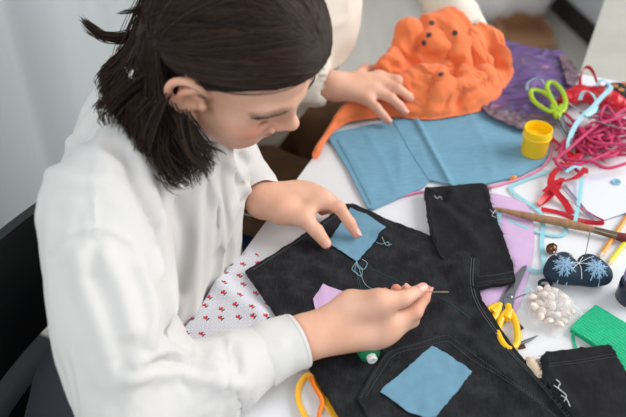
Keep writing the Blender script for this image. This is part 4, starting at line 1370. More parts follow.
for off in (0, 2.6):
    jseam([(474 - off, 258), (473 - off, 284), (480 - off, 306), (496 - off, 330), (512 - off, 352), (544 - off, 386), (572 - off, 420)], .0006, M['stitch'], 'stitched_seam')
jseam([(253, 270), (300, 240), (346, 209)], .0006, M['stitch'], 'stitched_seam')
jseam([(356, 268), (362, 292), (374, 330), (384, 352)], .0004, M['thread_teal'], 'stitched_seam')
jseam([(366, 266), (400, 282), (444, 300), (470, 318)], .0004, M['thread_teal'], 'stitched_seam')
# back pocket
PK = [(357, 400), (372, 373), (386, 353), (414, 343), (443, 333.5), (452, 336), (481, 357), (515, 383), (548, 408), (575, 432), (520, 462), (392, 452), (372, 425)]
poly = PSV(PK, jtop)[:, :2]
V, Fc = sheet_mesh(dense(poly, .005), lambda q: jtop(q) + .0002 + .0012 * np.exp(-(line_dist(q, poly, True) / .003) ** 2) + .0006 * np.sin(line_dist(q, poly, True) * 420) * np.exp(-(line_dist(q, poly, True) / .008) ** 2), .0012, .0035, .0004, 8)
pk = mesh_obj('back_pocket', V, Fc, M['denim'], je)
def inset(px, d):
    c = np.mean(np.array(px), 0); out = []
    for q in px:
        w = np.array(q, float) - c; out.append(tuple(c + w * (1 - d / np.linalg.norm(w))))
    return out
for d_ in (3.5, 9.5):
    ring = inset(PK[:10], d_)
    pth = on_jeans(ring, .0022, 26)
    b = MB(); L = np.r_[0, np.cumsum(np.linalg.norm(np.diff(pth, axis=0), axis=1))]
    s = 0
    while s < L[-1] - .003:
        q = [np.array([np.interp(x, L, pth[:, k]) for k in range(3)]) for x in (s, s + .0012, s + .0024)]
        b.tube(q, [.0003, .00045, .0003], 5); s += .0036
    b.build('pocket_stitching', M['stitch'], pk)

# patches and thread ends on the jeans
def patch(name, px, base, label, seed, parent_lift=.0004):
    poly = PSV(px, base)[:, :2]
    V, Fc = sheet_mesh(dense(poly, .004), lambda q: base(q) + parent_lift + .0006 + .0006 * ridged(q * 60, seed) + .0010 * np.exp(-(line_dist(q, poly, True) / .004) ** 2) * (.5 + .5 * noise2(q * 60, seed)), .0006, .0035, .0008, seed)
    return tag(mesh_obj(name, V, Fc, M['patch']), label, 'patch')
patch('fabric_patch', [(328, 243.5), (340, 226), (350, 208.5), (366, 215), (385.5, 228), (372, 246), (357, 262), (344, 254)], jtop, 'light blue cotton patch pinned under the spread fingertips on the jeans', 61)
ptop = lambda q: jtop(q) + .0016
patch('fabric_patch', [(380, 392.5), (404, 371), (432, 347), (452, 358), (472, 372.5), (456, 394), (436, 417), (422, 418), (409, 413)], ptop, 'light blue cotton patch lying over the back pocket of the jeans', 62)
for pts in ([(356, 261), (358, 268), (364, 270), (367, 264), (362, 260)], [(357, 262), (355, 272), (361, 277), (362, 270), (358, 266)], [(376, 243), (382, 245), (388, 243), (389, 247)], [(382, 238), (386, 246), (392, 245)], [(357, 262), (352, 270), (358, 275)]):
    b = MB(); b.tube(on_jeans(pts, .0018, 8), .00035, 5)
    tag(b.build('thread_end', M['thread_blue']), 'loose pale blue thread end curling beside the pinned blue patch', 'thread', 'thread ends at the pinned patch')
b = MB(); b.tube(np.concatenate([on_jeans([(357, 263), (366, 286), (384, 292)], .0016, 10)]), .0003, 5)
tag(b.build('sewing_thread', M['thread_blue']), 'pale blue sewing thread trailing from the patch corner over the jeans', 'thread')
b = MB(); b.tube(on_jeans([(357, 263), (358, 285), (364, 305), (372, 322)], .0014, 10), .0003, 5)
tag(b.build('sewing_thread', M['thread_teal']), 'dark teal thread running down the jeans from the patch to the hand', 'thread')

# lilac scrap with green thread spool under the right hand
tag((lambda o: o)(mesh_obj('lilac_scrap', *sheet_mesh(dense(np.array([PS(u, v, jtop)[:2] for u, v in [(313, 300), (323, 285), (345, 293), (372, 318), (370, 352), (345, 348), (330, 340), (318, 322)]]), .004), lambda q: jtop(q) + .0008 + .0012 * ridged(q * 40, 71), .0007, .004, .0004, 5), M['lilac'])), 'small lilac scrap on the jeans beneath the hand with the needle', 'fabric')
p0 = PS(358, 336, jtop) + (0, 0, .0165); p1 = PS(372, 369, jtop) + (0, 0, .0155)
ax = (p1 - p0) / np.linalg.norm(p1 - p0); Ls = np.linalg.norm(p1 - p0)
sp = thing('thread_spool', 'green thread spool lying on the jeans beneath the hand with the needle', 'spool', (p0 + p1) / 2 - (0, 0, .016))
b = MB(); b.lathe(p0, [(.005, .0), (.0125, .002), (.0135, Ls * .3), (.0135, Ls * .7), (.0115, Ls * .86), (.0065, Ls * .89)], 32, ax); b.build('thread', M['thread_green'], sp)
b = MB(); b.lathe(p0, [(.0025, -.004), (.0058, -.004), (.0058, Ls * 1.0), (.0048, Ls * 1.02), (.0026, Ls * 1.02), (.0024, Ls * .9), (.0001, Ls * .9)], 24, ax); b.build('core', M['white_pl'], sp)

# needle in the pinch
n0, n1 = P(419, 292, TT + .080), P(449, 292, TT + .0835)
b = MB(); b.tube([n0 + (n1 - n0) * t for t in (0, .3, .7, .85, .92, 1)], [.0003, .0006, .0008, .0009, .0010, .0005], 8)
tag(b.build('sewing_needle', M['needle']), 'sewing needle pinched between thumb and finger above the jeans', 'needle')

# --- cut off denim legs
LEG = [(424, 191), (428, 187), (455, 185), (482, 182), (488, 186), (490, 200), (498, 225), (506, 247), (513, 266), (515.5, 281), (495, 285), (474, 288), (452, 272), (440, 256), (432, 240), (427, 214)]
cr_l = creases([([(428, 192), (436, 196), (446, 192), (456, 200)], .006, .006), ([(436, 206), (460, 226), (480, 250)], .004, .010), ([(446, 200), (470, 216), (490, 222)], .003, .008), ([(484, 186), (492, 214), (512, 268)], .003, .004), ([(425, 192), (430, 222), (437, 250)], .003, .004), ([(477, 280), (515, 276)], .002, .003), ([(450, 190), (456, 196), (448, 202)], .005, .004)], TT + .012)
def h_leg(q): return .001 + cr_l(q) + .0014 * noise2(q * 34, 81) + .0028 * sstep(0, .02, -(q[:, 1] - P(430, 190, TT)[1]))
lg = thing('denim_leg', 'cut-off black denim leg with frayed edge between the jeans and lilac cotton', 'denim piece', P(465, 235, TT + .0056))
poly = px_poly(LEG, TT + .014)
V, Fc = sheet_mesh(dense(poly, .004), lambda q: TT + .0054 + h_leg(q), .0058, .004, .0013, 13)
mesh_obj('cloth', V, Fc, M['denim2'], lg)
ltop = lambda q: TT + .0054 + .0058 + h_leg(q)
def on_top(pts, top, lift, n=8):
    uv = crom([np.array(q[:2], float) for q in pts], n)
    return PSV(uv, top) + np.array([0, 0, lift])
def dashes(b, pth, r, a=.0022, gap=.0034):
    L = np.r_[0, np.cumsum(np.linalg.norm(np.diff(pth, axis=0), axis=1))]; s = 0
    while s < L[-1] - a:
        q = [np.array([np.interp(x, L, pth[:, k]) for k in range(3)]) for x in (s, s + a / 2, s + a)]
        b.tube(q, [r * .7, r, r * .7], 5); s += gap
b = MB(); dashes(b, on_top([(476, 277), (496, 275), (512, 272)], ltop, .0004), .0005); b.build('hem_stitching', M['stitch'], lg)
b = MB(); dashes(b, on_top([(477, 283), (514, 278)], ltop, .0004), .0004); b.build('hem_stitching', M['stitch'], lg)
b = MB(); rg = np.random.default_rng(5)
fr = crom([np.array(q, float) for q in [(488, 186), (490, 200), (498, 225), (506, 247), (513, 266)]], 16)
for k in range(110):
    i = int(rg.random() * (len(fr) - 1)); u, v = fr[i] + rg.normal(0, .6, 2)
    p = PS(u, v, ltop) - (0, 0, .002); d = np.array([rg.normal(.004, .002), rg.normal(0, .003), 0])
    b.tube([p, p + d * .6 + (0, 0, .0006), p + d - (0, 0, .002)], [.0003, .00025, .0001], 4)
b.build('frayed_edge', M['stitch'], lg)
for pts in ([(434, 196), (437, 199), (440, 197), (442, 200)], [(490, 210), (493, 213), (496, 210), (492, 216), (496, 218)]):
    b = MB(); b.tube(on_top(pts, ltop, .001, 8), .0003, 5)
    tag(b.build('thread_end', M['white_thread']), 'tiny pale thread end stuck on the cut-off denim leg next to the lilac cotton', 'thread', 'thread ends on the upper denim leg')

LEG2P = [(541, 356), (546, 352.5), (578, 349), (608, 345), (612, 347), (620, 362), (640, 395), (660, 440), (600, 460), (585, 436), (573, 417), (556, 396), (543, 374)]
cr_2 = creases([([(546, 366), (580, 362), (614, 356)], .0018, .003), ([(544, 357), (548, 376), (574, 414)], .003, .005), ([(570, 380), (600, 390), (626, 384)], .003, .012), ([(556, 352), (608, 347)], .0026, .004)], TT + .012)
def h_leg2(q): return .001 + cr_2(q) + .0014 * noise2(q * 30, 91)
lg2 = thing('denim_leg', 'cut-off black denim leg lying over the edge of the green tulle', 'denim piece', P(590, 385, TT + .010))
poly = px_poly(LEG2P, TT + .019)
V, Fc = sheet_mesh(dense(poly, .004), lambda q: TT + .0105 + h_leg2(q), .0075, .004, .0010, 23)
mesh_obj('cloth', V, Fc, M['denim2'], lg2)
l2top = lambda q: TT + .018 + h_leg2(q)
for pts in ([(549, 364), (580, 360), (614, 354)], [(549, 366.5), (580, 362.5), (616, 356.5)]):
    b = MB(); dashes(b, on_top(pts, l2top, .0004), .0004); b.build('hem_stitching', M['stitch'], lg2)
b = MB()
fr = crom([np.array(q, float) for q in [(541, 357), (543, 374), (556, 396), (573, 417)]], 16)
for k in range(90):
    i = int(rg.random() * (len(fr) - 1)); u, v = fr[i] + rg.normal(0, .6, 2)
    p = PS(u, v, l2top) - (0, 0, .002); d = np.array([rg.normal(-.003, .002), rg.normal(0, .003), 0])
    b.tube([p, p + d * .6 + (0, 0, .0006), p + d - (0, 0, .003)], [.0003, .00025, .0001], 4)
b.build('frayed_edge', M['stitch'], lg2)
for pts in ([(556, 380), (560, 384), (558, 388), (562, 392)], [(554, 386), (558, 389), (566, 396), (564, 402)], [(561, 396), (566, 399), (570, 407)]):
    b = MB(); b.tube(on_top(pts, l2top, .001, 8), .0004, 5)
    tag(b.build('thread_end', M['white_thread']), 'white thread end caught on the denim leg beside the green tulle', 'thread', 'thread ends on the lower denim leg')

# --- orange shirt, bunched up
OR = [(312, 158), (316, 140), (330, 118), (345, 104), (358, 94), (366, 86), (380, 72), (396, 62), (420, 54), (450, 54), (478, 60), (500, 66), (517, 76), (512, 90), (494, 106), (478, 114), (452, 119), (430, 122), (412, 121), (396, 119), (372, 121), (350, 124), (336, 132), (326, 144), (318, 160)]
def z_edge_drop(q):
    n = edge_n(q); return np.where(n < 0, -np.minimum(-n * 1.6, .5), 0)
OP = px_poly(OR, TT + .004)
OP = crom(OP, 3, True)
lumps = [((440, 66), .092, .072), ((474, 70), .082, .050), ((402, 70), .088, .042), ((500, 80), .048, .032), ((384, 84), .062, .038), ((345, 118), .014, .05), ((425, 100), .035, .05), ((462, 98), .036, .04)]
LC = [(P(u, v, TT)[:2], a, w) for (u, v), a, w in lumps]
cr_o = creases([
    ([(398, 74), (420, 66), (440, 62)], .012, .009), ([(404, 88), (424, 82), (444, 84), (462, 72)], .012, .008),
    ([(430, 110), (440, 94), (446, 78), (460, 66)], .016, .009), ([(446, 112), (456, 96), (470, 86), (486, 78)], .016, .009),
    ([(462, 110), (474, 98), (492, 92)], .012, .008), ([(470, 64), (482, 76), (496, 82)], .012, .008),
    ([(438, 60), (452, 72), (456, 88)], -.012, .007), ([(416, 112), (428, 100), (434, 88)], -.010, .007), ([(452, 104), (462, 92), (476, 82)], -.012, .006),
    ([(372, 112), (394, 104), (412, 108)], .008, .008), ([(356, 104), (380, 92), (400, 88)], .008, .009), ([(330, 128), (350, 112), (372, 104)], .007, .008),
    ([(318, 148), (330, 132), (352, 120)], .006, .008), ([(480, 106), (490, 96), (504, 88)], .010, .006), ([(388, 78), (400, 94), (420, 102)], -.008, .008),
    ([(404, 116), (430, 118), (456, 112)], .007, .006)], TT + .03)
def h_or(q):
    h = np.zeros(len(q))
    for c, a, w in LC: h = np.maximum(h, a * np.exp(-((q - c) ** 2).sum(1) / w ** 2)) + .12 * a * np.exp(-((q - c) ** 2).sum(1) / w ** 2)
    e = line_dist(q, OP, True); m = sstep(0, .035, e)
    wq = q + .012 * np.column_stack([noise2(q * 18, 101), noise2(q * 18, 102)])
    r = .010 * ridged(wq @ np.array([[20., 6], [-9, 26.]]), 103) + .004 * ridged(wq * 52, 104)
    amp = np.clip(h / .05, .25, 1)
    return (h + cr_o(q) * .8 + r * amp * .15) * m + .012 * sstep(0, .012, e)
osh = thing('orange_shirt', 'bunched orange cotton shirt with snap buttons lying on the far side of the table', 'shirt', P(430, 90, TT + .004))
def z_or(q): return TT + .0055 + np.maximum(h_or(q), .001) + z_edge_drop(q)
V2, Fc, nb = sheet_data(dense(OP, .0034), .0034)
Fc = [tuple(f) for f in Fc]
hz = TT + .008 + .85 * np.maximum(h_or(V2) - .004, 0) + z_edge_drop(V2)
Vo = np.column_stack([V2, hz])
Vd = np.column_stack([V2, hz - .010])
def trinormals(V, F):
    F = np.array(F); n = np.cross(V[F[:, 1]] - V[F[:, 0]], V[F[:, 2]] - V[F[:, 0]]); N = np.zeros_like(V)
    for i in range(3): np.add.at(N, F[:, i], n)
    N /= np.linalg.norm(N, axis=1)[:, None] + 1e-12
    return N * np.sign(N[:, 2].sum())
m_ = len(Vd)
tq = [np.r_[tn(n, t)[:2], TT + .004] for n, t in ((0, -.1), (.8, -.1), (.8, .66), (0, .66))]
dummy = (np.concatenate([Vd, tq]), Fc + [(m_, m_ + 3, m_ + 2, m_ + 1)])
pin = np.where(hz < TT - .004, 1.0, 0)
No = trinormals(Vo, Fc)
# long folds that fan out from the crumpled end near the lace
hub = P(546, 118, TT)[:2]; rel = Vo[:, :2] - hub; rad = np.linalg.norm(rel, axis=1); ang = np.arctan2(rel[:, 1], rel[:, 0])
ang = np.where(ang < -1.2, ang + 2 * math.pi, ang)
wv = noise2(Vo[:, :2] * 14, 131); wv2 = noise2(Vo[:, :2] * 30, 132)
def crest(x, seed): return (1 - np.abs(noise2(x, seed)) * 1.6) ** 2 * np.sign(1 - np.abs(noise2(x, seed)) * 1.6)
f1 = crest(np.column_stack([ang * 6.5 + .55 * wv, rad * 3.2 + .15 * wv2]), 133)
f2 = crest(np.column_stack([ang * 16.0 + .8 * wv, rad * 6 + .25 * wv2]), 134)
f3 = crest(Vo[:, :2] @ np.array([[46., 8], [34., 12.]]) + .5 * np.column_stack([wv2, wv]), 135)
ed = sstep(.002, .03, line_dist(Vo[:, :2], OP, True)); hh = np.clip((Vo[:, 2] - TT) / .06, .25, 1)
Vo = Vo + No * ((.013 * f1 + .0075 * f2 + .0040 * f3) * ed * hh)[:, None]
No = trinormals(Vo, Fc)
bv_ = BVHTree.FromPolygons([Vector(p) for p in Vo], Fc)
OF = [([(392, 68), (404, 66), (412, 54), (420, 44)], -.006, .005), ([(424, 44), (432, 50), (446, 44)], .006, .006), ([(411, 62), (420, 68), (424, 76)], -.007, .005),
      ([(422, 108), (432, 96), (438, 84), (448, 78)], .008, .006), ([(430, 106), (442, 94), (456, 80), (464, 66), (466, 44)], .010, .007), ([(426, 84), (440, 82), (452, 72), (462, 58)], -.008, .006),
      ([(448, 108), (452, 96), (460, 88), (476, 84), (490, 72)], .010, .006), ([(456, 104), (462, 94), (474, 90), (484, 82)], -.010, .005), ([(466, 108), (478, 98), (490, 92), (498, 80)], .009, .006),
      ([(470, 40), (478, 50), (484, 62), (486, 72)], .010, .006), ([(476, 34), (484, 46), (492, 54)], -.008, .005), ([(488, 60), (498, 58), (508, 62)], .007, .005), ([(492, 74), (502, 76), (510, 70)], .007, .005), ([(494, 66), (504, 68)], -.007, .004),
      ([(374, 62), (390, 58), (404, 66), (414, 76)], .007, .006), ([(384, 74), (400, 80), (410, 92), (416, 104)], .008, .006), ([(392, 74), (404, 82), (412, 92)], -.006, .004),
      ([(404, 112), (422, 112), (444, 112)], .006, .004), ([(424, 74), (434, 70), (444, 58), (448, 46)], .007, .006), ([(440, 30), (446, 44), (444, 58)], -.006, .005), ([(452, 24), (458, 40), (456, 56)], .007, .006),
      ([(378, 104), (394, 108), (410, 108)], .006, .005), ([(340, 118), (356, 112), (374, 112)], .005, .005), ([(318, 148), (330, 134), (346, 124)], .005, .005), ([(324, 138), (336, 128)], -.004, .004)]
for pts, a_, w_2 in OF:
    L_ = []
    for u, v in crom([np.array(q, float) for q in pts], 6):
        h_ = bv_.ray_cast(Vector(CAM), Vector(PD(u, v, 1) - CAM))
        if h_[0] is not None: L_.append(np.array(h_[0]))
    if len(L_) > 1: Vo = Vo + No * (a_ * .8 * np.exp(-(line_dist(Vo, L_) / (w_2 * 1.35)) ** 1.25))[:, None]
No = trinormals(Vo, Fc)
o_t = bpy.data.meshes.new('tmp'); o_t.from_pydata(Vo.tolist(), [], Fc)
Vb = np.concatenate([Vo + No * .0006, Vo - No * .0008]); nF = len(Vo)
cnt = {}
for f in Fc:
    for i in range(3):
        a_, b_ = f[i], f[(i + 1) % 3]; k_ = (min(a_, b_), max(a_, b_)); cnt[k_] = None if k_ in cnt else (a_, b_)
Fall = Fc + [tuple(nF + i for i in f[::-1]) for f in Fc] + [(e[1], e[0], nF + e[0], nF + e[1]) for e in cnt.values() if e]
bpy.data.meshes.remove(o_t)
top = mesh_obj('cloth', Vb, Fall, M['orange'], osh)
sm = top.modifiers.new('smooth', 'SUBSURF'); sm.levels = 1; sm.render_levels = 1
V, Fc = Vo, Fc
bvo = BVHTree.FromPolygons([Vector(p) for p in V], Fc)
def on_orange(u, v):
    h = bvo.ray_cast(Vector(CAM), Vector(PD(u, v, 1) - CAM))
    return (np.array(h[0]), np.array(h[1])) if h[0] is not None else (None, None)
for u, v in ((432, 23), (429, 35), (424, 43), (455, 33), (441, 74)):
    p, n = on_orange(u, v)
    if p is None:
        p, n = on_orange(u, v + 12)
    if p is None: continue
    if n[2] < 0: n = -n
    b = MB(); b.lathe(p, [(.0001, .0016), (.0022, .0020), (.0046, .0014), (.0052, .0004), (.0052, -.001)], 20, n); b.build('snap_button', M['rivet'], osh)

# --- purple lace beyond the shirt
LA = [(470, 104), (482, 70), (494, 42), (520, 46), (548, 52), (562, 54), (570, 66), (576, 80), (572, 96), (566, 112), (556, 126), (540, 130), (520, 128), (500, 120), (486, 114)]
def h_lace(q): return .002 + .005 * ridged(q @ np.array([[22., 4], [-10, 30.]]), 111) ** 2 + .010 * np.exp(-((q - P(520, 84, TT)[:2]) ** 2).sum(1) / .05 ** 2)
lc = thing('lace_fabric', 'dark purple lace fabric folded beside the orange shirt', 'fabric', P(525, 90, TT + .002))
poly = px_poly(LA, TT + .006)
V, Fc = sheet_mesh(dense(poly, .006), lambda q: TT + .0045 + np.maximum(h_lace(q), .0005), .003, .005, .002, 9)
mesh_obj('cloth', V, Fc, M['lace'], lc)
ED = [(482, 105), (500, 111), (520, 115), (545, 115), (562, 105), (568, 110), (557, 127), (540, 131), (520, 129.5), (500, 121.5), (485, 114)]
poly = px_poly(ED, TT + .012)
V, Fc = sheet_mesh(dense(poly, .004), lambda q: TT + .0085 + np.maximum(h_lace(q), .0005) + .003 * ridged(q * 60, 9), .002, .004, .0015, 19)
mesh_obj('lace_border', V, Fc, M['lace_grey'], lc)
SD_ = [(559, 54.5), (566, 56), (574, 66), (579, 78), (573, 90), (566, 84), (564, 70)]
poly = px_poly(SD_, TT + .016)
V, Fc = sheet_mesh(dense(poly, .004), lambda q: TT + .0105 + np.maximum(h_lace(q), .0005) + .003 * ridged(q * 60, 9), .002, .004, .001, 29)
mesh_obj('lace_border', V, Fc, M['lace_grey'], lc)

# ================================================================== things on the table
# yellow paint pot
c = P(533.5, 152, TT + .0055); R_ = .0213; Hh = .046
pot = thing('yellow_pot', 'small open yellow pot standing on the light blue cotton', 'pot', c)
b = MB(); b.lathe(c, [(.0001, 0), (R_ * .93, 0), (R_ * .96, .002), (R_ * .98, Hh * .66), (R_ * 1.0, Hh * .68), (R_ * .93, Hh * .68), (R_ * .9, .004), (.0001, .004)], 48); b.build('body', M['yellow'], pot)
b = MB(); b.lathe(c, [(R_ * .985, Hh * .69), (R_ * 1.06, Hh * .69), (R_ * 1.06, Hh * .73), (R_ * 1.02, Hh * .75), (R_ * 1.02, Hh * .98), (R_ * .99, Hh), (R_ * .93, Hh), (R_ * .90, Hh * .96), (R_ * .90, Hh * .69), (R_ * .985, Hh * .69)], 48); b.build('rim', M['yellow'], pot)
b = MB(); b.lathe(c, [(.0001, Hh * .30), (R_ * .885, Hh * .30), (R_ * .885, Hh * .34), (.0001, Hh * .34)], 40); b.build('paint', M['yellow'], pot)

def blade(name, px, z, th, m, parent):
    poly = [P(q[0], q[1], q[2] if len(q) > 2 else z) for q in px]; n = len(poly)
    cen = np.mean(poly, 0)
    vs = [p + np.array([0, 0, 0]) for p in poly] + [p + np.array([0, 0, th]) for p in poly]
    fs = [tuple(range(n - 1, -1, -1)), tuple(range(n, 2 * n))] + [(i, (i + 1) % n, n + (i + 1) % n, n + i) for i in range(n)]
    return MB().add(vs, fs).build(name, m, parent, False)
# lime scissors, resting on the ribbon heap
sc = thing('scissors', 'scissors with lime green handles resting on the red and pink ribbon heap', 'scissors', P(556, 112, TT + .03))
zz = TT + .033
b = MB(); b.tube(crom([P(u, v, zz) for u, v in [(531, 91), (538, 90.5), (546, 94), (553, 101), (555.5, 110), (550, 111.5), (541, 107), (533, 100)]], 8, True), .0042, 10, True, flat=.8); b.build('handle', M['lime'], sc)
b = MB(); b.tube(crom([P(u, v, zz + .002) for u, v in [(547, 88), (549, 82.5), (555, 83.5), (562, 91), (565.5, 101), (563.5, 110), (558.5, 111), (552, 100)]], 8, True), .0042, 10, True, flat=.8); b.build('handle', M['lime'], sc)
for pts in ([(553, 106), (556, 114), (558, 119)], [(562, 106), (559, 114), (557.5, 119)]):
    b = MB(); b.tube(pxpath(pts, zz), [.0055] * 6 + [.005] * 6 + [.0042] * 5, 10, flat=.8); b.build('handle_shank', M['lime'], sc)
blade('blade', [(553, 115), (559, 115), (564, 126), (571, 139, TT + .026), (572.5, 148, TT + .022), (568, 143, TT + .024), (560, 130)], zz - .002, .0016, M['steel'], sc)
blade('blade', [(556, 115), (562, 114.5), (566, 124), (572, 138, TT + .028), (573, 148, TT + .024), (570, 141, TT + .026), (562, 127)], zz + .0002, .0014, M['steel'], sc)
b = MB(); b.lathe(P(559, 119, zz + .0015), [(.0024, 0), (.0024, .0012), (.0012, .0018), (.0001, .0018)], 14); b.build('pivot_screw', M['steel'], sc)

# yellow scissors
zs = TT + .006
sc = thing('scissors', 'open scissors with yellow handles lying half on the lilac cotton', 'scissors', P(510, 297, TT + .002))
blade('blade', [(525.5, 265.5), (526.8, 268), (521, 281), (515.5, 293), (514, 300), (512.5, 312), (505, 312), (503.5, 302), (504.5, 297), (511, 287), (518, 276)], zs, .0018, M['steel'], sc)
blade('blade', [(522.5, 267), (524.5, 267), (519, 279), (512, 291), (507, 299), (501, 314), (495, 312), (500, 300), (506, 290), (514, 278)], zs - .0022, .0018, M['steel'], sc)
b = MB(); b.lathe(P(510, 296.5, zs + .0018), [(.0034, 0), (.0034, .001), (.002, .0018), (.0001, .0018)], 18); b.build('pivot_screw', M['steel'], sc)
b = MB(); b.tube(crom([P(u, v, zs + .001) for u, v in [(508, 311), (514, 318), (517, 330), (517, 342), (511, 349), (504, 345), (499, 335), (500, 322)]], 8, True), .0043, 12, True, flat=.9); b.build('handle', M['yellow_h'], sc)
b = MB(); b.tube(pxpath([(508, 305), (509, 312), (506, 319)], zs + .001), [.0042] * 6 + [.0056] * 6 + [.0062] * 5, 12, flat=.85); b.build('handle_shank', M['yellow_h'], sc)
b = MB(); b.tube(crom([P(u, v, zs + .0005) for u, v in [(498, 306), (497, 312), (494, 318), (489, 320), (486, 316), (490, 309)]], 8, True), .0045, 12, True, flat=.9); b.build('handle', M['yellow_h'], sc)
b = MB(); b.tube(pxpath([(500, 304), (497, 309), (492, 313)], zs), [.0040] * 6 + [.0056] * 6 + [.0066] * 5, 12, flat=.85); b.build('handle_shank', M['yellow_h'], sc)
b = MB(); b.tube([P(509, 346, TT + .004), P(519, 344, TT + .004), P(530, 339.5, TT + .004), P(538, 335.5, TT + .0035)], [.0022, .0026, .0022, .0004], 8, flat=.5)
tag(b.build('steel_awl', M['steel']), 'pointed steel tool sticking out beside the yellow scissor handle', 'tool')
for (u, v, a), lab in (((519, 327.5, .5), 'tiny dark maroon scrap just above the other one by the yellow handle'), ((521, 346, .2), 'tiny dark maroon scrap below the pointed steel tool')):
    b = MB(); p = P(u, v, TT + .0012); ca, sa = math.cos(a), math.sin(a)
    b.box(p, (.0042 * ca, .0042 * sa, 0), (-.004 * sa, .004 * ca, 0), (0, 0, .0011)); tag(b.build('fabric_scrap', M['maroon'], smooth=False), lab, 'scrap')
# clear needle threader
ndl = thing('needle_threader', 'small clear plastic clip lying beside the pivot of the yellow scissors', 'needle threader', P(526, 291, TT + .001))
b = MB(); b.prism(px_poly([(516, 297), (520, 288), (529, 286), (531, 291), (522, 297)], TT + .003), TT + .0012, TT + .0032); b.build('plate', M['clearpl'], ndl, False)
b = MB(); b.tube(pxpath([(515, 299), (520, 296), (526, 294)], TT + .004), .0007, 6); b.build('wire', M['steel'], ndl)

# cream bead with a nose, by the lower denim leg
fd_ = Field(); a, d = P(532, 364, TT + .0085), P(541, 375, TT + .0085)
fd_.cone(a, d, .0068, .0082, .004).cone(a, a + (a - d) * .45, .0062, .0030, .004)
V, Q = fd_.mesh(.0012); tag(mesh_obj('cream_bobbin', V, Q, M['cream_bead']), 'cream teardrop bobbin wedged between the jeans and the cut-off denim leg', 'bobbin')

# bag of shells
rg = np.random.default_rng(17)
SH = []
tries = 0
while len(SH) < 38 and tries < 6000:
    tries += 1
    u, v = 530 + 44 * rg.random(), 287 + 42 * rg.random()
    if not inside(np.array([[u, v]]), [(532, 297), (540, 288), (552, 289), (568, 298), (578, 305), (568, 320), (560, 328), (546, 320), (534, 312)])[0]: continue
    lay = 0 if len(SH) < 24 else 1
    p = P(u, v, TT + .0068 + .0075 * lay)
    if any(np.linalg.norm(p - q) < .0088 for q in SH): continue
    SH.append(p)
proto = None
def make_shell():
    vs, fs = [], []
    n, k = 14, 14
    for i in range(n):
        t = i / (n - 1)
        for j in range(k):
            a = 2 * math.pi * j / k
            r = math.sin(math.pi * (t * .92 + .05)) ** .75
            y = .0055 * r * math.cos(a) * (1 + .08 * math.cos(9 * t * 6))
            z = .0044 * r * math.sin(a)
            if z < 0: z *= .65 - .25 * math.exp(-(y / .0012) ** 2)
            vs.append(((t - .5) * .0150, y, z))
    for i in range(n - 1):
        for j in range(k): fs.append((i * k + j, i * k + (j + 1) % k, (i + 1) * k + (j + 1) % k, (i + 1) * k + j))
    fs += [tuple(range(k - 1, -1, -1)), tuple((n - 1) * k + j for j in range(k))]
    return MB().add(vs, fs).build('sea_shell', M['shell'], origin=(0, 0, 0))
proto = make_shell()
for i, p in enumerate(SH):
    o = proto if i == 0 else proto.copy()
    if i: COL.objects.link(o)
    o.location = Vector(p); o.rotation_euler = (rg.normal(0, .5), rg.normal(0, .5), rg.random() * 6.28)
    s = .72 + .3 * rg.random(); o.scale = (s, s, s)
    tag(o, 'cream sea shell among many in the clear sachet beside the green tulle', 'shell', 'sea shells in the clear sachet')
BG = [(528, 290), (545, 281), (566, 290), (588, 308), (572, 322), (560, 332), (546, 326), (530, 312)]
poly = px_poly(BG, TT + .012)
cb_ = poly.mean(0)
def h_bag(q):
    e = line_dist(q, poly, True); return .023 * sstep(0, .018, e) * np.clip(1.05 - ((q - cb_) ** 2).sum(1) / .06 ** 2, .15, 1) + .0016 * ridged(q * 70, 5) + .0012
bg_ = thing('clear_sachet', 'clear plastic sachet filled with cream sea shells', 'sachet', P(552, 306, TT + .0006))
V, Fc = sheet_mesh(dense(poly, .004), lambda q: TT + .0008 + h_bag(q), .0003, .004)
mesh_obj('film', V, Fc, M['film'], bg_)

# green tulle, folded many times
GP = [(571, 326), (578, 318), (596, 303), (640, 329), (662, 345), (650, 378), (630, 372), (606, 350), (590, 338)]
poly = px_poly(GP, TT + .011)
gd = (P(626, 322, TT)[:2] - P(596, 303, TT)[:2]); gd /= np.linalg.norm(gd); gn = np.array([-gd[1], gd[0]])
gt = thing('green_tulle', 'folded stack of bright green tulle beside the lower denim leg', 'fabric', P(605, 330, TT + .001))
for k in range(6):
    sh = (cb_ * 0) + gd * rg.normal(0, .0012) + gn * rg.normal(0, .0010)
    V, Fc = sheet_mesh(dense(poly + sh, .004), lambda q: TT + .0010 + k * .0015 + .0006 * np.sin((q @ gn) * 1500 + k) * (.4 + .6 * (k == 5)) + .0004 * noise2(q * 50, k), .0011, .0016 if k == 5 else .006)
    mesh_obj('tulle_layer', V, Fc, M['green_tulle'], gt)
b = MB(); b.ribbon(pxpath([(574, 328, TT + .006), (573, 338, TT + .0016), (577, 349, TT + .0016), (588, 357, TT + .002)], TT, 8), .0036, .0004); b.build('ribbon_end', M['green_tulle'], gt)

# navy jar
c = P(631, 299, TT)
jr = thing('dye_jar', 'dark navy jar with a lilac lid at the edge of the green tulle', 'jar', c)
b = MB(); b.lathe(c, [(.0001, 0), (.0185, 0), (.0200, .002), (.0200, .028), (.0185, .032), (.0165, .034), (.0165, .036), (.0001, .036)], 40); b.build('body', M['jar'], jr)
b = MB(); b.lathe(c, [(.0001, .036), (.0180, .036), (.0182, .037), (.0182, .046), (.0172, .048), (.0001, .048)], 40); b.build('lid', M['jar_lid'], jr)

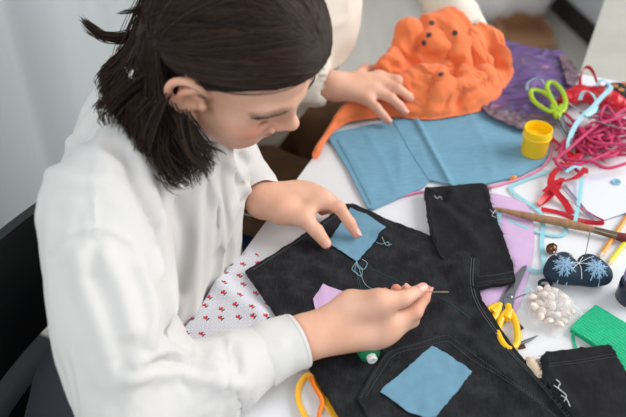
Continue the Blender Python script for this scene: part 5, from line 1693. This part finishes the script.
# pincushion
c = P(577, 270, TT + .016)
pcs = thing('pincushion', 'navy pincushion with pale blue snowflake embroidery and pins', 'pincushion', (c[0], c[1], TT))
fd_ = Field(); ex = np.array([1, -.12, 0]); ex /= np.linalg.norm(ex); ey = np.array([-ex[1], ex[0], 0]); RT = np.stack([ex, ey, [0, 0, 1]], 1)
for s, r in ((-1, 1), (1, 1)):
    fd_.ell(c + ex * .019 * s, (.0215, .0235, .0170), .004, RT)
fd_.ell(c + ex * .0 - ey * .006, (.026, .017, .015), .006, RT)
fd_.ell(c + ex * .034 - ey * .006, (.010, .012, .012), .006, RT).ell(c - ex * .034 - ey * .008, (.010, .012, .011), .006, RT)
fd_.ell(c + ey * .018 - ex * .014, (.012, .008, .011), .006, RT).ell(c + ey * .018 + ex * .016, (.012, .008, .011), .006, RT)
fd_.cone(c + ey * .03 + (0, 0, .016), c + (0, 0, .0185), .002, .002, .012, True)
fd_.cone(c - ey * .03 + (0, 0, .014), c + (0, 0, .0185), .002, .002, .012, True)
V, Q = fd_.mesh(.0014); V = relax(V, Q, 1); mesh_obj('cushion', V, Q, M['cushion'], pcs)
bvc = BVHTree.FromPolygons([Vector(p) for p in V], [tuple(f) for f in Q])
def drop(p):
    h = bvc.ray_cast(Vector((p[0], p[1], TT + .1)), Vector((0, 0, -1)))
    return np.array(h[0]) if h[0] is not None else np.array([p[0], p[1], TT + .01])
for s in (-1, 1):
    b = MB(); o = c + ex * .020 * s - ey * .009
    for k in range(8):
        a = k * math.pi / 4 + .3
        tipd = ex * math.cos(a) + ey * math.sin(a)
        pts = [drop(o + tipd * r) + (0, 0, .0008) for r in (.001, .006, .011, .0155)]
        b.tube(crom(pts, 4), [.0019] * 4 + [.0016] * 5 + [.0009] * 4, 6)
        for r in (.005, .0085):
            for sg in (-1, 1):
                ta = a + .75 * sg; d = ex * math.cos(ta) + ey * math.sin(ta)
                q0 = o + tipd * r; b.tube([drop(q0) + (0, 0, .0008), drop(q0 + d * .0025) + (0, 0, .0008), drop(q0 + d * .005) + (0, 0, .0006)], [.0011, .0010, .0004], 6)
    b.build('snowflake_embroidery', M['embroid'], pcs)
b = MB(); b.tube(crom([P(u, v, TT + .006) for u, v in [(549, 281), (544, 280), (539.5, 282), (540.5, 285.5), (546, 286), (551, 284)]], 6, True), .0020, 8, True); b.build('hanging_loop', M['cushion'], pcs)
b = MB(); top_ = drop(c) + (0, 0, .001)
for a, r in ((-2.7, .026), (-2.2, .02), (-.5, .024), (.5, .022), (2.2, .018), (-1.5, .022), (1.1, .016)):
    d = ex * math.cos(a) + ey * math.sin(a)
    b.tube(crom([top_, drop(c + d * r * .4) + (0, 0, .0022), drop(c + d * r * .75) + (0, 0, .0014), drop(c + d * r) + (0, 0, .001)], 5), .0004, 5)
b.build('centre_threads', M['white_thread'], pcs)
p0 = P(584, 262, TT + .024); p1 = P(590.5, 230, TT + .062)
b = MB(); b.tube([p0 + (p1 - p0) * t for t in (0, .5, .9, 1)], [.0004, .0006, .0007, .0004], 6)
tag(b.build('darning_needle', M['steel']), 'long needle stuck upright in the navy pincushion', 'needle')
for (u0, v0, u1, v1), lab in (((554, 252, 578, 266), 'longer pin laid from the bronze bell across the pincushion'), ((556, 255, 572, 268), 'shorter pin laid below the longer pin on the pincushion')):
    pn = thing('dressmaking_pin', lab, 'pin', P(u0, v0, TT + .034))
    a, d = P(u0, v0, TT + .033), drop(P(u1, v1, TT + .03)) + (0, 0, .0008)
    b = MB(); b.tube([a, (a + d) / 2 + (0, 0, .002), d], [.0004, .0004, .0002], 6); b.build('shaft', M['steel'], pn)
    b = MB(); b.ball(a, .0011, 10); b.build('pin_head', M['white_pl'], pn)
bl = thing('bronze_bell', 'small round bronze bell beside the navy pincushion', 'bell', P(551.5, 252, TT))
c = P(551.5, 249, TT + .0082)
b = MB(); b.ball(c, .0076, 24); b.build('bell_body', M['bronze'], bl)
b = MB(); b.tube([c + np.array([.0078 * math.cos(a), .0078 * math.sin(a) * .3, .0078 * math.sin(a)]) for a in np.linspace(.4, 2.7, 14)], .0007, 6); b.build('slot', M['black'], bl)
b = MB(); b.tube([c + (.0018 * math.cos(a), 0, .0088 + .0018 * math.sin(a)) for a in np.linspace(0, 6.28, 14, endpoint=False)], .0006, 6, True); b.build('ring', M['bronze'], bl)

# brush
br = thing('wooden_brush', 'long paint brush with a worn wooden handle lying across the turquoise tape', 'brush', P(560, 224, TT + .004))
q = [P(u, v, TT + h) for u, v, h in ((494, 208.3, .010), (512, 212.5, .010), (535, 217.5, .010), (560, 222, .0098), (580, 226.5, .0095), (594, 229.8, .009))]
b = MB(); pth = crom(q, 8); b.tube(pth, np.interp(np.linspace(0, 1, len(pth)), [0, .06, .35, .7, .92, 1], [.0018, .0030, .0054, .0060, .0050, .0046]), 14); b.build('handle', M['wood'], br)
b = MB(); pth = crom([P(594, 229.8, TT + .009), P(606, 233, TT + .009), P(617, 236, TT + .0085)], 8); b.tube(pth, np.linspace(.0048, .0056, len(pth)), 14); b.build('ferrule', M['ferrule'], br)
b = MB(); pth = crom([P(616.5, 235.9, TT + .0085), P(628, 239, TT + .008), P(646, 244, TT + .006)], 8); b.tube(pth, np.interp(np.linspace(0, 1, len(pth)), [0, .4, 1], [.0056, .0068, .0015]), 14); b.build('bristles', M['bristle'], br)

# pencils
for nm, lab, m, q0, q1, zc in (('pencil', 'orange pencil lying under the brush beside the pincushion', 'pencil_o', (599, 258), (640, 198), .0040), ('pencil', 'yellow pencil lying beside the orange pencil', 'pencil_y', (607, 266), (646, 216), .0040)):
    a, d = P(*q0, TT + zc), P(*q1, TT + zc); ax = (d - a) / np.linalg.norm(d - a); L = np.linalg.norm(d - a)
    pn = thing(nm, lab, 'pencil', P(*q0, TT))
    b = MB(); b.lathe(a, [(.0036, .010), (.0036, L)], 6, ax); b.build('shaft', M[m], pn, False)
    b = MB(); b.lathe(a, [(.0008, .002), (.0036, .010)], 12, ax); b.build('sharpened_tip', M['cream_bead'], pn)
    b = MB(); b.lathe(a, [(.0001, 0), (.0008, .002)], 8, ax); b.build('lead', M['black'], pn)

# folded card
cd = thing('paper_card', 'pale bluish paper card lying under the red ribbon near the blue button', 'card', P(600, 200, TT + .001))
b = MB(); b.prism(px_poly([(565, 184), (601, 172), (634, 191), (634, 210), (597, 222)], TT + .004), TT + .0032, TT + .0040); b.build('front_sheet', M['paper'], cd, False)
b = MB(); b.prism(px_poly([(562, 186), (570, 183), (604, 218), (594, 222)], TT + .002), TT + .0008, TT + .0016); b.build('back_sheet', M['paper2'], cd, False)
# button
c = P(616, 182.5, TT + .0042)
bt = tag(MB().lathe(c, [(.0001, .0012), (.0046, .0012), (.0056, .0026), (.0066, .0026), (.0072, .0014), (.0066, 0), (.0001, 0)], 28).build('shirt_button', M['button']), 'round light blue button lying on the pale paper card', 'button')
for k in range(4):
    a = k * math.pi / 2 + .4
    b = MB(); b.lathe(c + (.0017 * math.cos(a), .0017 * math.sin(a), .00125), [(.0001, 0), (.0008, 0), (.0008, .0002), (.0001, .0002)], 10); b.build('hole', M['maroon'], bt)
b = MB(); b.ball(P(514, 178, TT + .0045), (.005, .004, .0042), 14); b.ball(P(511, 179, TT + .003), (.003, .003, .003), 10)
tag(b.build('coral_bead', M['pencil_o']), 'small coral bead between the denim leg and the turquoise tape', 'bead')

# ------------------------------------------------------------------ ribbons and cords
def rib(name, label, cat, pts, w, m, z, th=.0005, tilt=0, group=None, n=8):
    pth = pxpath(pts, z, n)
    t = np.zeros(len(pth)) + tilt if np.isscalar(tilt) else np.interp(np.linspace(0, 1, len(pth)), np.linspace(0, 1, len(tilt)), tilt)
    b = MB(); b.ribbon(pth, w, th, t)
    return tag(b.build(name, M[m]), label, cat, group)
rib('bias_tape', 'turquoise tape looping from the pot round the wooden brush to the pincushion', 'tape',
    [(580, 160, TT + .012), (560, 168, TT + .005), (530, 178, TT + .003), (512, 186, TT + .003), (513, 192, TT + .003), (524, 200, TT + .004), (540, 212, TT + .003), (543, 224, TT + .002), (542, 244, TT + .003), (544, 262, TT + .003), (543, 270, TT + .003), (534, 271, TT + .003), (518, 262, TT + .003), (504, 244, TT + .003), (498, 224, TT + .004), (500, 212, TT + .007)], .0060, 'turq', TT + .003)
rib('bias_tape', 'turquoise tape lying along the brush handle in a flat loop', 'tape',
    [(496, 210, TT + .004), (516, 211, TT + .003), (536, 215, TT + .003), (556, 222, TT + .0028), (566, 229, TT + .0028), (563, 235, TT + .0028), (550, 235, TT + .0028), (530, 229, TT + .003), (508, 220, TT + .003), (494, 213, TT + .004)], .0052, 'turq', TT + .003)
rib('bias_tape', 'turquoise tape running straight down over the red ribbon and the card', 'tape',
    [(566, 172, TT + .020), (574, 167, TT + .020), (581, 169, TT + .016), (581, 182, TT + .012), (579, 200, TT + .009), (576, 218, TT + .007), (574.5, 223, TT + .006)], .0054, 'turq', TT + .01)
# red satin ribbons
RRG = 'red satin ribbons in the heap'
rib('satin_ribbon', 'red satin ribbon looping along the edge of the pale paper card', 'ribbon',
    [(556, 186, TT + .012), (562, 196, TT + .010), (580, 207, TT + .007), (594, 215, TT + .006), (604, 221.5, TT + .005), (596, 223, TT + .003), (578, 220, TT + .003), (560, 213, TT + .003), (541, 209, TT + .004)], .0068, 'red', TT + .005, tilt=[.3, .9, .5, .6, 1.2, 1.2, .8, .6, .4])
rib('satin_ribbon', 'red satin ribbon bundle rising from the card corner to the pink cords', 'ribbon',
    [(571, 214, TT + .004), (566, 204, TT + .007), (558, 194, TT + .012), (551, 186, TT + .014), (552, 176, TT + .014), (558, 168, TT + .013)], .0100, 'red', TT + .01, tilt=[.2, .5, .2, .4, .1, .3])
rib('satin_ribbon', 'red satin ribbon folded in a narrow loop beside the turquoise tape corner', 'ribbon',
    [(560, 186, TT + .014), (548, 194, TT + .008), (539, 203, TT + .005), (541, 206, TT + .004), (550, 197, TT + .007), (558, 186, TT + .013), (562, 178, TT + .014)], .0084, 'red', TT + .01, tilt=[.4, .2, .6, 1.0, .4, .3, .2])
rib('satin_ribbon', 'red satin ribbon crossing behind the top of the turquoise tape', 'ribbon',
    [(544, 192, TT + .010), (556, 182, TT + .016), (568, 180, TT + .014), (578, 176, TT + .016), (586, 168, TT + .018)], .0090, 'red', TT + .01, tilt=[.3, .1, .5, .2, .1])
# heap: red below, pink cords in the middle, pale blue on top
rib('satin_ribbon', 'red satin ribbon spreading from under the yellow pot into the pink cords', 'ribbon',
    [(548, 136, TT + .006), (556, 142, TT + .007), (566, 150, TT + .008), (574, 160, TT + .010), (570, 168, TT + .012)], .0110, 'red', TT + .01, tilt=[.1, .3, .2, .4, .1])
rib('satin_ribbon', 'red satin ribbon standing in an upright loop behind the heap', 'ribbon',
    [(581, 92, TT + .022), (580, 80, TT + .036), (583, 70, TT + .050), (588, 67, TT + .055), (593, 72, TT + .048), (597, 82, TT + .034), (602, 90, TT + .024)], .0085, 'red', TT + .03, tilt=1.2)
fd_ = Field()
hp = [P(566, 99, TT + .018), P(580, 94, TT + .022), P(598, 96, TT + .022), P(612, 101, TT + .020), P(622, 105, TT + .016)]
fd_.chain(hp, [.012, .014, .015, .013, .011], .006)
V, Q = fd_.mesh(.0018); N = vnormals(V, Q); V = V + N * (.0026 * ridged(V[:, :2] @ np.array([[70., 20], [-26, 90.]]), 7))[:, None]
V[:, 2] = np.maximum(V[:, 2], TT + .002)
tag(mesh_obj('satin_roll', V, Q, M['red']), 'thick bunch of glossy red satin ribbon behind the pink cords', 'ribbon')
PNK = [
    ([(560, 120), (575, 128), (596, 131), (620, 126), (634, 128)], 'pink cord bowing along the far side of the cord tangle'),
    ([(556, 150), (570, 136), (592, 128), (612, 133), (620, 146), (606, 156), (584, 152), (574, 140), (590, 130), (634, 118)], 'pink cord making the widest loop of the cord tangle'),
    ([(553, 158), (562, 166), (580, 164), (600, 157), (616, 150), (636, 150)], 'pink cord along the near border of the cord tangle'),
    ([(566, 142), (560, 154), (570, 160), (590, 161), (608, 168), (636, 160)], 'pink cord ending by the near border under the red ribbon'),
    ([(636, 136), (612, 140), (594, 146), (580, 158), (576, 170), (588, 172)], 'pink cord with its end curling above the paper card'),
    ([(600, 128), (601, 114), (606, 106), (612, 112), (616, 124), (634, 138)], 'pink cord rising in a pointed arch on the heap'),
    ([(564, 112), (574, 122), (590, 140), (610, 144), (636, 143)], 'pink cord sloping out from beneath the lime scissors'),
    ([(636, 110), (618, 118), (600, 124), (586, 134), (570, 148), (556, 160), (562, 170)], 'pink cord crossing the whole tangle from the black bag downwards'),
    ([(580, 112), (596, 118), (612, 116), (634, 104)], 'pink cord high on the heap next to the black bag'),
]
for k, (pts, lab) in enumerate(PNK):
    rk = np.random.default_rng(40 + k); m_ = len(pts)
    q = [(u, v, TT + .0045 + .0042 * (k % 4) + .006 * rk.random() + (.022 if (k == 5 and 0 < i < 4) else 0) + (.010 if k in (6, 7, 8) else 0)) for i, (u, v) in enumerate(pts)]
    b = MB(); b.tube(pxpath(q, TT, 12), .0026, 8); tag(b.build('pink_cord', M['pink_cord']), lab, 'cord')
rk = np.random.default_rng(77)
for k in range(12):
    c0 = np.array([584 + 34 * rk.random(), 126 + 26 * rk.random()]); rr_ = np.array([14 + 22 * rk.random(), 8 + 10 * rk.random()]); a0 = rk.random() * 6.28; sp_ = (3.2 + 2.4 * rk.random()) * (1 if rk.random() < .5 else -1)
    pts = []
    for i in range(9):
        a = a0 + sp_ * i / 8
        u, v = c0 + rr_ * np.array([math.cos(a), math.sin(a)]) + rk.normal(0, 2, 2)
        pts.append((max(u, 562), max(v, 102), TT + .004 + .016 * rk.random() + .012 * math.exp(-((v - 118) / 16) ** 2)))
    b = MB(); b.tube(pxpath(pts, TT, 10), .0025, 8)
    tag(b.build('pink_cord', M['pink_cord']), 'pink cord wound among the others in the cord tangle', 'cord', 'pink cords wound in the tangle')
for k in range(7):
    c0 = np.array([560 + 30 * rk.random(), 112 + 44 * rk.random()]); pts = []; a = rk.random() * 6.28
    for i in range(6):
        pts.append((max(c0[0], 556), max(c0[1], 100), TT + .003 + .012 * rk.random())); a += rk.normal(0, .8); c0 = c0 + 9 * np.array([math.cos(a), .6 * math.sin(a)])
        c0 = np.clip(c0, (553, 100), (612, 164))
    rib('satin_ribbon', 'short red satin ribbon twisted in among the pink cords', 'ribbon', pts, .0085, 'red', TT, tilt=[.2, .8, .4, 1.0, .3], group='red ribbons among the pink cords')
for k, (pts, lab, w) in enumerate([
    ([(607, 82, .046), (611, 88, .050), (603, 96, .048), (592, 108, .044), (581, 118, .040), (573, 130, .034), (569, 142, .026), (568, 150, .020)], 'pale blue satin ribbon draped over the heap towards the lime scissors', .0078),
    ([(580, 100, .040), (583, 92, .046), (590, 92, .046), (596, 100, .044), (595, 110, .042), (586, 116, .042)], 'pale blue satin ribbon tied in a bow at the middle of the heap', .0070),
    ([(576, 122, .034), (588, 116, .040), (600, 122, .034), (612, 126, .030), (624, 129, .026)], 'pale blue satin ribbon lying low across the pink cords', .0080),
    ([(596, 86, .044), (602, 80, .048), (608, 84, .046), (606, 92, .042)], 'pale blue satin ribbon curl peeking by the black bag', .0060),
    ([(565, 100, .024), (573, 106, .028), (582, 112, .036), (590, 120, .036)], 'pale blue satin ribbon coming out between scissors and bow', .0072),
    ([(527, 90, .028), (528, 83, .032), (535, 78, .034), (541, 79, .032), (546, 86, .030), (552, 95, .028), (560, 99, .026)], 'pale blue satin ribbon arching above the lime scissor handles', .0050)]):
    rib('satin_ribbon', lab, 'ribbon', [(u, v, TT + h) for u, v, h in pts], w, 'blue_rib', TT, tilt=.25 + .2 * (k % 3))

# black bag with printed flowers at the far edge
fd_ = Field(); c = P(618, 104, TT + .012)
fd_.ell(c + (.004, .02, .004), (.030, .026, .018), .01).ell(c + (.045, .010, .003), (.034, .030, .017), .01)
V, Q = fd_.mesh(.003); N = vnormals(V, Q); V = V + N * (.003 * ridged(V[:, :2] * 50, 77))[:, None]; V[:, 2] = np.maximum(V[:, 2], TT + .001)
kb = thing('black_pouch', 'black cloth pouch with printed flowers behind the ribbon heap', 'pouch', (c[0], c[1], TT))
mesh_obj('cloth', V, Q, M['blackcloth'], kb)
bvk = BVHTree.FromPolygons([Vector(p) for p in V], [tuple(f) for f in Q])
for u, v in ((615, 86), (621, 90), (612, 91), (624, 84)):
    h = bvk.ray_cast(Vector(CAM), Vector(PD(u, v, 1) - CAM))
    if h[0] is not None:
        b = MB()
        for a in range(5):
            e_ = np.array([math.cos(a * 1.257), math.sin(a * 1.257), .2]) * .0032
            b.ball(np.array(h[0]) + e_, (.0028, .0028, .0012), 8)
        b.build('printed_flower', M['flower'], kb)

# yellow ribbon and braid at the front
rib('satin_ribbon', 'yellow satin ribbon curling out from under the jeans beside the white cuff', 'ribbon',
    [(316, 384, TT + .003), (308, 376, TT + .006), (300, 384, TT + .006), (298, 396, TT + .005), (302, 410, TT + .005), (312, 426, TT + .004), (322, 440, TT + .004)], .0085, 'yellow_rib', TT, tilt=[.2, .9, .9, .7, .6, .5, .3])
rib('satin_ribbon', 'yellow satin ribbon beside the orange braid along the jeans edge', 'ribbon',
    [(312, 376, TT + .003), (320, 392, TT + .004), (330, 408, TT + .004), (342, 424, TT + .004), (352, 440, TT + .004)], .0110, 'yellow_rib', TT, tilt=[.1, .3, .2, .1, .1])
b = MB(); pth = pxpath([(311, 377, TT + .008), (314, 386, TT + .009), (320, 396, TT + .009), (322, 404, TT + .008), (319, 414, TT + .006), (318, 430, TT + .004)], TT, 14)
t = np.arange(len(pth)); 
for ph in (0, 2.1, 4.2):
    b.tube(pth + np.column_stack([.0014 * np.sin(t * .9 + ph), .0014 * np.cos(t * .9 + ph) * .6, .0012 * np.cos(t * .9 + ph)]), .0013, 6)
tag(b.build('orange_braid', M['rick']), 'twisted orange braid lying between the two yellow ribbon ends', 'braid')
